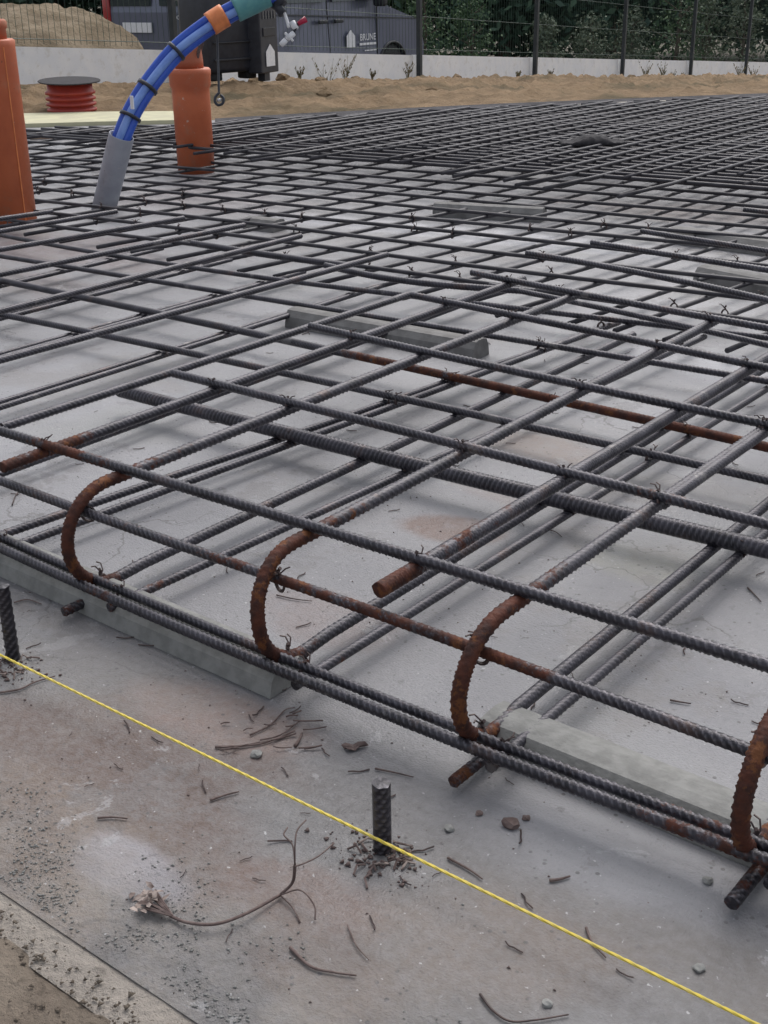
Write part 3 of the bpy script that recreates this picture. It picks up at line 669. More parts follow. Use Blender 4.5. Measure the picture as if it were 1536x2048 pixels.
# blue hose bundle
hp=[(227,330),(243,278),(268,218),(305,160),(350,105),(400,63),(450,30),(500,5),(560,-22),(640,-40)]
hd=[dep-.072,dep-.114]+[dep-.125]*8; W3=[D(x,y,d) for (x,y),d in zip(hp,hd)]
e=empty('blue_hose_bundle',tuple(W3[0])); tag(e,'curved bundle of blue pipes rising out of the grey foam sleeve','hose bundle')
path=np.array(catmull(W3,10)); p,t,u,w=frames(path)
nl=len(p)
for q,(a,mt,rr) in enumerate(((0.2,'blue',.0122),(1.6,'bluel',.011),(2.9,'blue',.0122),(4.1,'bluel',.0118),(5.3,'blue',.011))):
    off=.0155
    pts=[tuple(p[i]+off*(u[i]*math.cos(a+i*.015)+w[i]*math.sin(a+i*.015))-W3[0]) for i in range(nl)]
    MB().tube(pts,rr,14).build('hose',mt,e,True)
def band(i0,i1,mat,name,rr):
    pts=[tuple(p[i]-W3[0]) for i in range(i0,i1+1)]; MB().tube(pts,rr,20).build(name,mat,e,True)
band(54,60,'otape','orange_tape',.032); band(64,76,'ttape','teal_tape',.0345)
for i in (27,40,17): band(i,i+1,'blackpl','cable_tie',.0312)
MB().box((0,0,0),(.012,.004,.035),bev=.001).build('white_tag','white',e).location=tuple(D(264,205,dep-.18)-W3[0])
# hanging fittings (dark cable, white joints, red lever)
fdep=dep-.1; q0=D(545,-12,fdep); e=empty('hanging_valve_fitting',tuple(q0)); tag(e,'white jointed fitting with a dark red lever hanging on a black cable','fitting')
def rel(x,y): return tuple(D(x,y,fdep)-q0)
MB().tube([rel(500,-25),rel(535,0),rel(556,14),rel(566,28)],.013,12).build('black_cable','blackpl',e,True)
MB().tube([rel(540,-18),rel(552,-4),rel(562,12)],.02,12).build('black_coupling','blackpl',e,True)
MB().tube(catmull([rel(556,26),rel(566,22),rel(572,35),rel(578,55)],5),.0045,8).build('white_arm','white',e,True)
MB().tube([rel(562,90),rel(572,80)],.008,10).tube([rel(574,78),rel(588,66)],.008,10).tube([rel(570,66),rel(586,82)],.004,8).tube([rel(584,44),rel(592,58)],.009,10).build('white_joint','white',e,True)
MB().tube([rel(578,76),rel(590,58),rel(596,46)],.005,8).build('dark_stem','blackpl',e,True)
MB().tube([rel(596,48),rel(612,38)],[.006,.009],10).build('red_lever','redpl',e,True)
# hanging strap hook below the box
hd_=dep-.1; q0=D(437,148,hd_); e=empty('strap_hook',tuple(q0)); tag(e,'small black hook hanging on a strap beside the orange pipe collar','hook')
def rel(x,y): return tuple(D(x,y,hd_)-q0)
MB().tube([rel(434,60),rel(436,120),rel(437,150),rel(438,188)],.0035,6).build('strap','blackpl',e)
MB().tube(catmull([rel(438,186),rel(431,194),rel(430,203),rel(436,210),rel(445,207),rel(447,197),rel(441,190)],4),.004,8).build('metal_hook','blackpl',e,True)
MB().lathe([(.001,-.004),(.007,-.003),(.007,.003),(.001,.004)],seg=14).build('bright_rivet','chrome',e).location=rel(439,200)
# ------------------------------------------------------------------ red corrugated stub with black lid
b=P(145,226,0.0); dd=(R@(b-CAMP))[2]
r=.5*96/F*dd; h=solve_z(b[0],b[1],163)
e=empty('corrugated_pipe_stub',(b[0],b[1],0)); tag(e,'red corrugated pipe stub under a black lid on the pale strip','pipe stub')
pr=[(r*.9,-.02)]; nz=4
for i in range(nz):
    z0=h*.72*i/nz; z1=h*.72*(i+1)/nz; pr+=[(r*.88,z0+.002),(r*.88,z0+(z1-z0)*.25),(r*1.02,z0+(z1-z0)*.45),(r*1.02,z0+(z1-z0)*.85)]
pr+=[(r*.92,h*.74),(r*.92,h),(.001,h)]
MB().lathe(pr,seg=40).build('corrugated_body','redcor',e,True)
l=MB().lathe([(.001,h+.001),(r*1.25,h+.001),(r*1.27,h+.004),(r*1.25,h+.007),(.001,h+.008)],seg=40).build('black_lid','twigdk',e); l.rotation_euler=(.03,.05,0)
# pale strip and boards along the far slab edge
def strip(pxs0,pxs1,z,th,mat,name,lab,cat):
    a=[P(x,y,z) for x,y in pxs0]; b=[P(x,y,z) for x,y in pxs1]; n=len(a); v=[]
    for q in a+b: v.append(tuple(q))
    for q in a+b: v.append((q[0],q[1],q[2]-th))
    f=[]
    for i in range(n-1):
        f+=[(i,i+1,n+i+1,n+i),(2*n+i,3*n+i,3*n+i+1,2*n+i+1),(i,2*n+i,2*n+i+1,i+1),(n+i,n+i+1,3*n+i+1,3*n+i)]
    f+=[(0,n,3*n,2*n),(n-1,3*n-1,4*n-1,2*n-1)]
    o=mkobj(name,v,f,mat); tag(o,lab,cat); return o
strip([(-60,251),(60,247),(200,243),(352,240)],[(-60,229),(60,226),(200,223),(352,222)],.03,.03,'strip','insulation_board','pale yellow insulation board lying behind the mat at left','board')
def vboard(px,h,mat,name,lab):
    a=[P(x,y,.0) for x,y in px]; v=[];n=len(a)
    for q in a:
        d=q[:2]/np.linalg.norm(q[:2]); 
        for off in (0,.025):
            for z in (0.001,h): v.append((q[0]+d[0]*off,q[1]+d[1]*off,z))
    f=[]
    for i in range(n-1):
        k=i*4; f+=[(k,k+4,k+5,k+1),(k+1,k+5,k+7,k+3),(k+2,k+3,k+7,k+6),(k,k+2,k+6,k+4)]
    f+=[(0,1,3,2),(4*n-4,4*n-2,4*n-1,4*n-3)]
    o=mkobj(name,v,f,mat); tag(o,lab,'formwork board','formwork boards along the far slab edge')
vboard([(60,279),(220,276),(340,270)],.03,'form','formwork_board','pinkish formwork board behind the foam sleeve')
vboard([(432,266),(600,252),(760,241),(850,236)],.02,'form','formwork_board','pinkish formwork board edging the mat right of the orange pipe')
vboard([(852,236),(1000,227),(1240,214),(1480,206),(1560,203)],.022,'formw','formwork_board','cream formwork board along the far edge seen through the bar ends at right')
GA=[(430,264),(600,250),(850,235),(1000,226),(1240,213),(1480,205),(1700,198)]
a_=[P(x,y,0) for x,y in GA]; b_=[P(x,np.interp(x,[q[0] for q in EDGE],[q[1] for q in EDGE])-1.5,0) for x,y in GA]; V=[(q[0],q[1],.004) for q in a_+b_]; n=len(a_)
o=mkobj('gravel_strip',V,[(i,i+1,n+i+1,n+i) for i in range(n-1)],'gravel'); o['kind']='structure'
# dark bundle on the mat
c=P(1185,285,.168); xr=np.array([R[0][0],R[0][1],0]); yr=np.array([-R[0][1],R[0][0],0]); V=[]
for j in range(13):
    for i in range(41):
        u=i/20-1; v=j/6-1; hh=max(0,1-abs((u+.0)/.62)**3)*math.sqrt(max(0,1-v*v)); 
        V.append(tuple(xr*u*.105+yr*v*.05+np.array([0,0,.004+.02*hh+.006*noise.noise(Vector((u*6,v*3,0)))])))
for j in range(13):
    for i in range(41):
        u=i/20-1; v=j/6-1; V.append(tuple(xr*u*.105+yr*v*.05+np.array([0,0,-.004])))
n=533; f=[(j*41+i,j*41+i+1,(j+1)*41+i+1,(j+1)*41+i) for j in range(12) for i in range(40)]; f+=[tuple(n+q for q in t_)[::-1] for t_ in f]
ring=[i for i in range(41)]+[j*41+40 for j in range(1,13)]+[12*41+i for i in range(39,-1,-1)]+[j*41 for j in range(11,0,-1)]
f+=[(ring[i],n+ring[i],n+ring[(i+1)%len(ring)],ring[(i+1)%len(ring)]) for i in range(len(ring))]
o=mkobj('dark_mat_roll',V,f,'twigdk',smooth=True); o.location=c; tag(o,'flat dark roll lying on the far bars at the upper right','roll')
# ------------------------------------------------------------------ black box in front of the wall
b0=D(418,158,7.6); b1=D(522,158,7.9); e=empty('equipment_box',((b0[0]+b1[0])/2,(b0[1]+b1[1])/2,(b0[2]+b1[2])/2),math.atan2(b1[1]-b0[1],b1[0]-b0[0]))
wbx=np.linalg.norm((b1-b0)[:2])
tag(e,'large black plastic equipment box on the dirt in front of the white wall','equipment box')
MB().box((0,.12,.32),(wbx,.3,.56),bev=.03).build('box_body','blackpl',e,True)
MB().box((0,.12,.66),(wbx*1.03,.32,.12),bev=.03).build('box_lid','vandk',e,True)
MB().box((-.02,-.035,.12),(wbx*.8,.02,.012),bev=.003).box((-.02,-.035,.22),(wbx*.8,.02,.008),bev=.003).build('front_ridge','vandk',e)
for sx in (-1,1): MB().box((sx*wbx*.33,.05,.02),(.08,.1,.05),bev=.012).build('foot','rubber',e,True)
f0=D(524,142,7.75); f1=D(558,142,7.95)
e2=empty('black_control_cabinet',tuple((f0+f1)/2),math.atan2(f1[1]-f0[1],f1[0]-f0[0])); wc=np.linalg.norm((f1-f0)[:2])
tag(e2,'narrow black cabinet with vent slots and a white house sign, right beside the black box','cabinet')
MB().box((0,.05,.31),(wc,.1,.64),bev=.008).build('cabinet_body','blackpl',e2)
MB().box((0,.05,-.03),(wc*.3,.05,.06)).build('cabinet_leg','blackpl',e2)
for i in range(5): MB().box((-wc*.32+i*wc*.16,-.003,.335),(.006,.006,.045)).build('vent_slot','rim',e2)
MB().box((0,-.003,.235),(wc*.7,.006,.05),bev=.002).build('handle_recess','vandk',e2)
def house(s,dx=0,dz=0,y=0):
    v=[(-.5,y,0),(.5,y,0),(.5,y,.75),(0,y,1.15),(-.5,y,.75)]; v+=[(a,y+.01/s,c) for a,b,c in v]
    return [(a*s+dx,b*s,c*s+dz) for a,b,c in v],[(0,1,2,3,4),(9,8,7,6,5)]+[(i,5+i,5+(i+1)%5,(i+1)%5) for i in range(5)]
v,f=house(.115,0.0,.03,-.12); MB().add([(a,-.006+ (0 if i<5 else .003),c) for i,(a,b,c) in enumerate(v)],f).build('house_sign','white',e2)
# ------------------------------------------------------------------ van
def text_obj(s,size,name,mat,parent,loc,rot,ext=.002):
    cu=bpy.data.curves.new(name,'FONT'); cu.body=s; cu.size=size; cu.extrude=ext; cu.align_x='CENTER'
    o=bpy.data.objects.new(name,cu); COL.objects.link(o); dg=bpy.context.evaluated_depsgraph_get(); dg.update()
    me=bpy.data.meshes.new_from_object(o.evaluated_get(dg)); bpy.data.objects.remove(o); me.materials.clear(); me.materials.append(MT[mat])
    o=bpy.data.objects.new(name,me); COL.objects.link(o); o.parent=parent; o.location=loc; o.rotation_euler=rot; return o
# local frame: +x forward, near side is -y ; origin on ground below front bumper
vf=D(846,100,19.0); vdir=math.atan2(wd[1],wd[0])
gz=D(700,42,17.0)[2]-1.02
e=empty('panel_van',(vf[0],vf[1],gz),vdir)
tag(e,'blue grey delivery van with a white house logo, parked behind the wall','van')
side=-1 if np.dot(wn,np.array([math.sin(vdir),-math.cos(vdir),0]))>0 else 1   # near side sign
Lv=4.9; Wv=1.86; yn=0.0
# side outline (x,z), bonnet at x=0
OUT=[(0,.32),(0.02,.62),(-.06,.86),(-.22,1.0),(-.95,1.18),(-1.05,1.24),(-1.75,1.86),(-1.95,1.93),(-4.6,1.95),(-4.82,1.85),(-4.9,1.2),(-4.9,.4),(-4.86,.3)]
def arch(cx,r,n=10): return [(cx+r*math.cos(math.pi*i/n+0)*-1,.30+r*math.sin(math.pi*i/n)) for i in range(n+1)]
low=arch(-4.0,.38)+arch(-.86,.38)
poly=[q for q in OUT]+[(x,z) for x,z in low]
bm=bmesh.new(); A_=[bm.verts.new((x,0,z)) for x,z in poly]; fc=bm.faces.new(A_)
ex=bmesh.ops.extrude_face_region(bm,geom=[fc]); 
for v in ex['geom']:
    if isinstance(v,bmesh.types.BMVert): v.co.y=-side*-1*0+ (Wv if side==-1 else -Wv)
# lean the glasshouse in
for v in bm.verts:
    if v.co.z>1.15:
        k=(v.co.z-1.15)*.14; v.co.y+= k if (v.co.y<Wv/2 and side==-1) else (-k if side==-1 else (k if v.co.y<-.5 else -k))
bmesh.ops.recalc_face_normals(bm,faces=bm.faces[:])
bmesh.ops.triangulate(bm,faces=[q for q in bm.faces if len(q.verts)>4])
me=bpy.data.meshes.new('body'); bm.to_mesh(me); bm.free(); me.materials.append(MT['van']); o=bpy.data.objects.new('body',me); COL.objects.link(o); o.parent=e
S=side; 
def Y(d): return S*d if S==-1 else S*d
def yo(d): return -d*(-S) if False else (S*d)      # outward offset on near side (near side plane y=0)
def lean(z): return -S*max(0,(z-1.15)*.14)
def panel(pts,mat,name,off=.006,parent=None):
    v=[(x,lean(z)+yo(off),z) for x,z in pts]+[(x,lean(z)-yo(.01),z) for x,z in pts]; n=len(pts)
    f=[tuple(range(n)),tuple(range(n,2*n))[::-1]]+[(i,n+i,n+(i+1)%n,(i+1)%n) for i in range(n)]
    return mkobj(name,v,f,mat,parent or e)
panel([(-1.3,1.28),(-1.82,1.76),(-2.35,1.78),(-2.35,1.27)],'glass','side_window')
panel([(-2.5,1.27),(-2.5,1.78),(-3.5,1.78),(-3.5,1.27)],'glass','side_window')
panel([(-1.12,1.27),(-1.25,1.28),(-1.42,1.42)],'glass','quarter_window')
panel([(-.15,1.0),(-4.85,1.2),(-4.85,1.18),(-.15,.985)],'vandk','belt_line',.008)
for x in (-1.25,-2.42,-3.62): panel([(x,.42),(x-.012,.42),(x-.012,1.8 if x<-2 else 1.2),(x,1.8 if x<-2 else 1.2)],'vandk','door_gap',.003)
panel([(-.45,.34),(-4.4,.34),(-4.4,.26),(-.45,.26)],'vandk','sill',.02)
for x in (-2.25,-2.62):
    MB().box((x,yo(.02),1.02),(.2,.035,.05),bev=.012).build('door_handle','vandk',e,True)
MB().box((-1.38,yo(.14),1.3),(.12,.2,.22),bev=.04).build('wing_mirror','vandk',e,True)
for cx in (-4.0,-.86):
    for wy,nm in ((-yo(.12),'wheel'),(-yo(1.72),'wheel')):
        we=MB().lathe([(.2,-.1),(.31,-.1),(.335,-.07),(.335,.07),(.31,.1),(.2,.1)],seg=36,Mx=Matrix.Rotation(math.pi/2,4,'X')).build(nm,'rubber',e,True); we.location=(cx,wy,.335)
        ri=MB().lathe([(.001,-.05),(.07,-.07),(.17,-.03),(.2,-.085),(.2,.085),(.17,.03),(.07,.07),(.001,.05)],seg=24,Mx=Matrix.Rotation(math.pi/2,4,'X')).build('rim','rim',we,True)
# arch lips
for cx in (-4.0,-.86): MB().tube([(cx-.39*math.cos(a),yo(.005),.30+.39*math.sin(a)) for a in np.linspace(0,math.pi,16)],.02,6).build('arch_lip','vandk',e,True)
def yb(y): return -yo(y)  # across the body from near side
# windscreen, front
v=[(-1.03,yb(.12),1.27),(-1.03,yb(1.74),1.27),(-1.72,yb(1.62),1.86),(-1.72,yb(.24),1.86)]
nrm=Vector((.66,0,.75)); v=[tuple(Vector(q)+nrm*.01) for q in v]; mkobj('windscreen',v+[tuple(Vector(q)-nrm*.02) for q in v],[(0,1,2,3),(7,6,5,4),(0,4,5,1),(1,5,6,2),(2,6,7,3),(3,7,4,0)],'glass',e)
for yy in (.16,1.7): MB().box((-.1,yb(yy),.78),(.26,.3,.18),bev=.05).build('headlight','lamp',e,True)
MB().box((.0,yb(.93),.42),(.12,1.8,.22),bev=.05).build('front_bumper','vandk',e,True)
MB().box((-4.92,yb(.93),.5),(.12,1.84,.24),bev=.04).build('rear_bumper','van',e,True)
MB().box((-4.905,yb(.5),1.5),(.02,.7,.45),bev=.008).build('rear_window','glass',e); MB().box((-4.905,yb(1.36),1.5),(.02,.7,.45),bev=.008).build('rear_window','glass',e)
for yy in (.07,1.79): MB().box((-4.9,yb(yy),1.15),(.05,.12,.5),bev=.02).build('tail_lamp','tlamp',e,True)
pl=MB().box((-4.925,yb(1.25),1.02),(.02,.5,.12),bev=.004).build('number_plate','white',e)
mkr=(math.pi/2,0,0) if S==-1 else (math.pi/2,0,math.pi)
v,f=house(.2,-1.95,.66,0); MB().add([(a,yo(.012 if i<5 else .002),c) for i,(a,b,c) in enumerate(v)],f).build('house_logo','white',e)
text_obj('BRUNE',.13,'logo_lettering','white',e,(-1.52,yo(.008),.74),mkr); MB().box((-1.52,yo(.006),.69),(.42,.006,.03)).box((-1.45,yo(.006),.6),(.3,.006,.014)).build('logo_line','white',e)
text_obj('Proson',.1,'rear_badge','white',e,(-4.93,yb(.5),1.12),(math.pi/2,0,-math.pi/2),.002)
# ------------------------------------------------------------------ sand pile behind the wall
V=[];nx=90;ny=40
a0=D(-160,97,9.9);a1=D(318,98,11.4); ax_=(a1-a0)[:2]; dirn=ax_/np.linalg.norm(ax_); Lp=np.linalg.norm(ax_); pn=np.array([-dirn[1],dirn[0]]); 
if pn[0]>0: pn=-pn
for j in range(ny):
    for i in range(nx):
        u=i/(nx-1); v=j/(ny-1); x,y=a0[:2]+dirn*(u*Lp*1.05-.3)+pn*(v*3.2-.3)
        h=math.sin(math.pi*min(1,v*1.0))**.25*min(1,(1-u)*30)**.6
        z=-.55+(.94+.03*math.sin(u*9)+.05*noise.noise(Vector((x*2,y*2,0))))*h+.045*noise.fractal(Vector((x*5,y*5,1)),1,2,5)*h
        V.append((x,y,z))
Fc=np.array([(j*nx+i,j*nx+i+1,(j+1)*nx+i+1,(j+1)*nx+i) for j in range(ny-1) for i in range(nx-1)])
o=mkobj('soil_heap',V,Fc,'pile',smooth=True); tag(o,'tan heap of excavated soil behind the fence at left','soil heap')
# ------------------------------------------------------------------ trees and shrubs
def leaves(n,shape,size,seed):
    g=np.random.default_rng(seed); pts=shape(g,n); d=g.normal(size=(n,3)); d/=np.linalg.norm(d,axis=1)[:,None]
    e_=g.normal(size=(n,3)); e_-=d*(e_*d).sum(1)[:,None]; e_/=np.linalg.norm(e_,axis=1)[:,None]; s=size*g.uniform(.6,1.4,(n,1)); c_=np.cross(d,e_)
    V=np.stack([pts-e_*s,pts+c_*s*.5,pts+e_*s,pts-c_*s*.5],1).reshape(-1,3); Fq=np.arange(4*n).reshape(n,4)
    return V,Fq,np.repeat(g.random(n),4)
def clumpy(h0,h1,rad,nc):
    def fn(g,n):
        cz=g.uniform(0,1,nc); a=g.uniform(0,2*math.pi,nc); prof=np.sin(np.pi*np.clip(cz*.72+.27,0,1))**.6
        rr=rad*prof*np.sqrt(g.uniform(.05,1,nc)); C=np.stack([rr*np.cos(a),rr*np.sin(a),h0+(h1-h0)*cz],1)
        k=g.integers(0,nc,n); s=rad*.24*g.uniform(.6,1.3,nc)[k][:,None]
        return C[k]+g.normal(size=(n,3))*s*np.array([1,1,.75])
    return fn
def tree(loc,h,rad,mat,seed,lab,cat='tree',grp='trees behind the yard',n=5200,size=.1,name='broadleaf_tree'):
    g=random.Random(seed); e=empty(name,loc); tag(e,lab,cat,grp); m=MB()
    m.tube([(0,0,-.2),(.05,0,h*.3),(.0,.1,h*.6),(0,0,h*.9)],[h*.028,h*.022,h*.014,.02],8)
    for i in range(9):
        z=h*g.uniform(.12,.75); a=g.uniform(0,6.28); l=rad*g.uniform(.5,.9)
        m.tube([(0,0,z),(l*.5*math.cos(a),l*.5*math.sin(a),z+l*.25),(l*math.cos(a),l*math.sin(a),z+l*.5)],[h*.009,h*.006,.01],5)
    m.build('trunk','bark',e); V,Fq,tn=leaves(n,clumpy(h*.04,h,rad,60),size,seed); mkobj('crown',V,Fq,mat,e,attr={'tone':tn})
tl=['leftmost tree behind the soil heap','tree standing behind the left part of the soil heap','dark tree behind the van rear','dark tree directly behind the van roof','dark tree showing just right of the van nose','dense dark tree between van and the next fence post','very dark tree behind the first slim fence post','dark tree seen between the first and second slim posts','dark tree behind the second slim post','dark tree behind the third slim post','tree left of the last slim post','dark tree at the right frame edge','tree just outside the right frame edge']
txs=[-60,130,330,520,760,900,1010,1120,1220,1320,1410,1500,1610]
for i,(px,lab) in enumerate(zip(txs,tl)):
    dp=[30,34,33,36,31,35,30,34,31,35,32,36,33][i]; b=D(px,95,dp); tree((b[0],b[1],-.95),random.uniform(6,8.5),random.uniform(2.3,3.0),'leafdk' if i not in (4,) else 'leafmd',100+i,lab,n=16000,size=.12)
for i,px in enumerate((-120,60,240,430,620,800,960,1110,1270,1430,1600)):
    b=D(px,95,[44,47,43,46][i%4]); tree((b[0],b[1],-1.1),9,3.6,'leafdk',200+i,'tall dark tree in the back row, mostly hidden by the nearer trees',n=22000,size=.115)
for i,(px,hh,mt,lab) in enumerate(((845,1.3,'leafmd','green bush at the foot of the trees right of the van'),(940,1.1,'leafmd','low green bush between van and first slim post'),(1090,.75,'leaflt','grey green sapling behind the first slim post'),(1180,.8,'leaflt','grey green bush left of the second slim post'),(1260,.9,'leaflt','pale bush right of the second slim post'),(1350,1.6,'leafmd','tall yellow green sapling between second and third slim post'),(1405,1.1,'leaflt','pale bush near the third slim post'),(1480,1.15,'leaflt','grey green bush near the right frame edge'))):
    b=D(px,106,24); tree((b[0],b[1],b[2]-.25),hh*1.15,hh*.42,mt,300+i,lab,'shrub','shrubs in front of the trees',1500,.035,'shrub')
# brown strip of dead undergrowth is part of the yard ground material
# ------------------------------------------------------------------ weeds on the bank
wl=[(600,160,.16),(690,163,.2),(655,185,.3),(745,160,.12),(815,158,.14),(1035,158,.07),(1100,156,.1),(1290,157,.17),(1325,156,.2),(1345,158,.12),(1365,157,.1),(1478,158,.24),(1505,160,.22),(1530,162,.12)]
for i,(px,py,h) in enumerate(wl):
    dp=walldep(px)-.45; b=D(px,py,dp); m=MB(); g=random.Random(i)
    for k in range(20):
        a=g.uniform(0,6.28); l=h*g.uniform(.3,1.1)*(.6+.7*((i*37)%10)/10); q=[(0,0,-.03),(l*.2*math.cos(a),l*.2*math.sin(a),l*.5),(l*.5*math.cos(a+.4),l*.5*math.sin(a+.4),l)]
        m.tube(q,[.0022,.0016,.0008],4)
        for j in range(4):
            t_=g.uniform(.4,1); x_,y_,z_=q[2][0]*t_,q[2][1]*t_,q[2][2]*t_; s_=.012; m.add([(x_,y_,z_),(x_+s_,y_+s_*g.uniform(-1,1),z_+s_),(x_,y_+s_,z_+2*s_)],[(0,1,2)])
    o=m.build('dry_weed','weed'); o.location=b
    tag(o,'small dry weed growing on the sandy bank below the white wall','weed','dry weeds along the wall')
# clods on the bank
clod=[]
def rock(size,seed,name,mat):
    bm=bmesh.new(); bmesh.ops.create_icosphere(bm,subdivisions=2,radius=size)
    for v in bm.verts: v.co*=1+.45*noise.noise(v.co/size*1.3+Vector((seed,seed,0))); v.co.z*=.65
    me=bpy.data.meshes.new(name); bm.to_mesh(me); bm.free(); me.materials.append(MT[mat]); return me
for i in range(46):
    px=random.choice([random.uniform(420,900),random.uniform(560,1500)]); v=random.uniform(.25,.95)
    a=P(px,np.interp(px,[q[0] for q in EDGE],[q[1] for q in EDGE]),0); b=wallbase(px); p_=a*(1-v)+b*v
    me=rock(random.uniform(.025,.065),i,'soil_clod','bank'); o=bpy.data.objects.new('soil_clod',me); COL.objects.link(o); o.location=(p_[0],p_[1],p_[2]+.02)
    tag(o,'lump of dry sandy soil lying on the bank','soil clod','soil clods on the bank')
# ------------------------------------------------------------------ foreground litter
def twig(px,z,r,name,lab,cat,mat='twig',grp=None):
    w=[P(x,y,z/K) for x,y in px]; q=catmull(w,6); o0=np.array(q[0]); m=MB(); 
    m.tube([tuple(np.array(a)-o0) for i,a in enumerate(q)],[r*.75*(1-.5*i/len(q)) for i in range(len(q))],6)
    o=m.build(name,mat,None,True); o.location=o0; return tag(o,lab,cat,grp)
for px,r,lab in (([(195,1636),(225,1634),(255,1637)],.0014,'short dark twig lying on the brown stain at lower left'),
 ([(420,1600),(450,1590),(478,1583)],.0015,'straight little twig left of the middle stake'),
 ([(750,1537),(790,1545),(827,1554)],.0013,'dark wire piece just above the head of the middle stake'),
 ([(960,1988),(985,2020),(1020,2042),(1070,2040),(1137,2029)],.0013,'long bent wire piece at the bottom edge of the frame'),
 ([(1099,1761),(1120,1758),(1140,1752)],.0018,'stubby twig on the concrete right of the string'),
 ([(1172,1855),(1185,1885),(1212,1915)],.0014,'twig crossing under the yellow string at lower right'),
 ([(895,1715),(940,1740),(965,1758)],.0014,'thin twig leaning under the string right of the stake'),
 ([(430,1494),(480,1492),(530,1485),(590,1462)],.0018,'long dark root lying just above the string'),
 ([(500,1470),(540,1450),(570,1420),(590,1415)],.0012,'curved root fibre behind the long dark root'),
 ([(520,1480),(560,1470),(602,1440)],.0012,'short curved fibre beside the long dark root'),
 ([(580,1895),(620,1932),(665,1944),(713,1951)],.0016,'bent bare twig near the bottom of the frame'),
 ([(695,1850),(712,1890),(738,1920)],.0008,'hair thin fibre below the middle stake'),
 ([(590,1492),(598,1480),(604,1466)],.0022,'small dark curl of bark right of the root'),
 ([(1340,1400),(1362,1404),(1382,1407)],.0015,'dark stub of wire on the concrete near the right hook'),
 ([(1495,1175),(1510,1190),(1522,1203)],.0013,'straight wire clipping near the right frame edge'),
 ([(1030,1040),(1043,1046),(1048,1052)],.001,'short wire clipping between the third bars'),
 ([(1100,1060),(1112,1064),(1124,1074)],.001,'bent wire clipping near the fat grey bar'),
 ([(265,1120),(268,1132),(272,1146)],.001,'little bent wire clipping right of the leftmost hook'),
 ([(553,1190),(590,1198),(624,1202)],.0012,'wire clipping on the stain behind the second hook'),
 ([(24,1010),(36,985),(66,975)],.0012,'curved wire clipping near the left frame edge'),
 ([(0,1385),(40,1378),(70,1364),(110,1352)],.0016,'long twig lying in front of the left stake'),
 ([(28,1205),(55,1199),(83,1208)],.0012,'thin curved twig right of the left stake')):
    twig(px,.0018,r,'twig' if 'wire' not in lab else 'wire_clipping',lab,'twig' if 'wire' not in lab else 'wire clipping','twig' if 'wire' not in lab else 'wire')
m=MB(); g=random.Random(5); c=P(520,1465,0)
for k in range(16):
    x,y=g.uniform(430,610),g.uniform(1425,1500); a=g.uniform(-.5,.4); l=g.uniform(18,60); q=[(x,y),(x+l*.4*math.cos(a),y-l*.25*math.sin(a)-4*g.random()),(x+l*math.cos(a+.3),y-l*.5*math.sin(a+.3))]
    m.tube(catmull([tuple(P(*t_,.003+.004*g.random())-c) for t_ in q],5),.0005+.0004*g.random(),5)
o=m.build('root_tangle','twig',None,True); o.location=c; tag(o,'loose tangle of fine dark roots between the second hook and the string','roots')
# dried uprooted plant
e=empty('dried_plant',tuple(P(560,1790,0))); o0=P(560,1790,0); tag(e,'dried uprooted plant with a curved stem and pale leaf clump in the foreground','dried plant')
def rl(x,y,z=.002): return tuple(P(x,y,z/K)-o0)
MB().tube(catmull([rl(340,1832),(rl(375,1845,.004)),rl(430,1848,.006),rl(490,1828,.006),rl(560,1790,.003)],8),.0012,7).build('stem','twig',e,True)
m=MB(); m.tube(catmull([rl(560,1790),rl(585,1765,.012),rl(590,1730,.03)],6),.0012,6)
for q in ([(590,1730,.03),(585,1690,.04),(568,1670,.045),(575,1655,.04)],[(590,1730,.03),(590,1690,.045),(595,1660,.05),(612,1640,.05)],[(590,1733,.03),(612,1725,.02),(640,1710,.012),(668,1686,.01)],[(560,1790,.004),(600,1780,.012),(628,1810,.008),(630,1840,.002)],[(560,1790,.003),(585,1815,.002),(600,1845,.001)]):
    m.tube(catmull([rl(*a) for a in q],6),.0006,5)
m.build('root_fibres','twig',e,True)
m=MB(); g=random.Random(3)
for k in range(26):
    x,y=g.gauss(300,18),g.gauss(1800,14); z=abs(g.gauss(.004,.004)); p0=np.array(rl(x,y,z)); a=g.uniform(0,6.28); l=g.uniform(.004,.011); w_=.0016
    d=np.array([math.cos(a),math.sin(a),g.uniform(-.2,.6)])*l; n_=np.array([-math.sin(a),math.cos(a),0])*w_
    m.add([p0-n_,p0+d*.5-n_*1.2+np.array([0,0,.001]),p0+d,p0+d*.5+n_*1.2,p0+n_],[(0,1,2,3,4)])
m.build('leaf_clump','twigl',e)
m=MB()
for k in range(12):
    x,y=g.gauss(300,16),g.gauss(1802,12); m.tube([rl(345,1832,.003),rl((x+345)/2,(y+1832)/2,.007),rl(x,y,.004)],.0009,5)
m.build('leaf_stalks','twig',e)
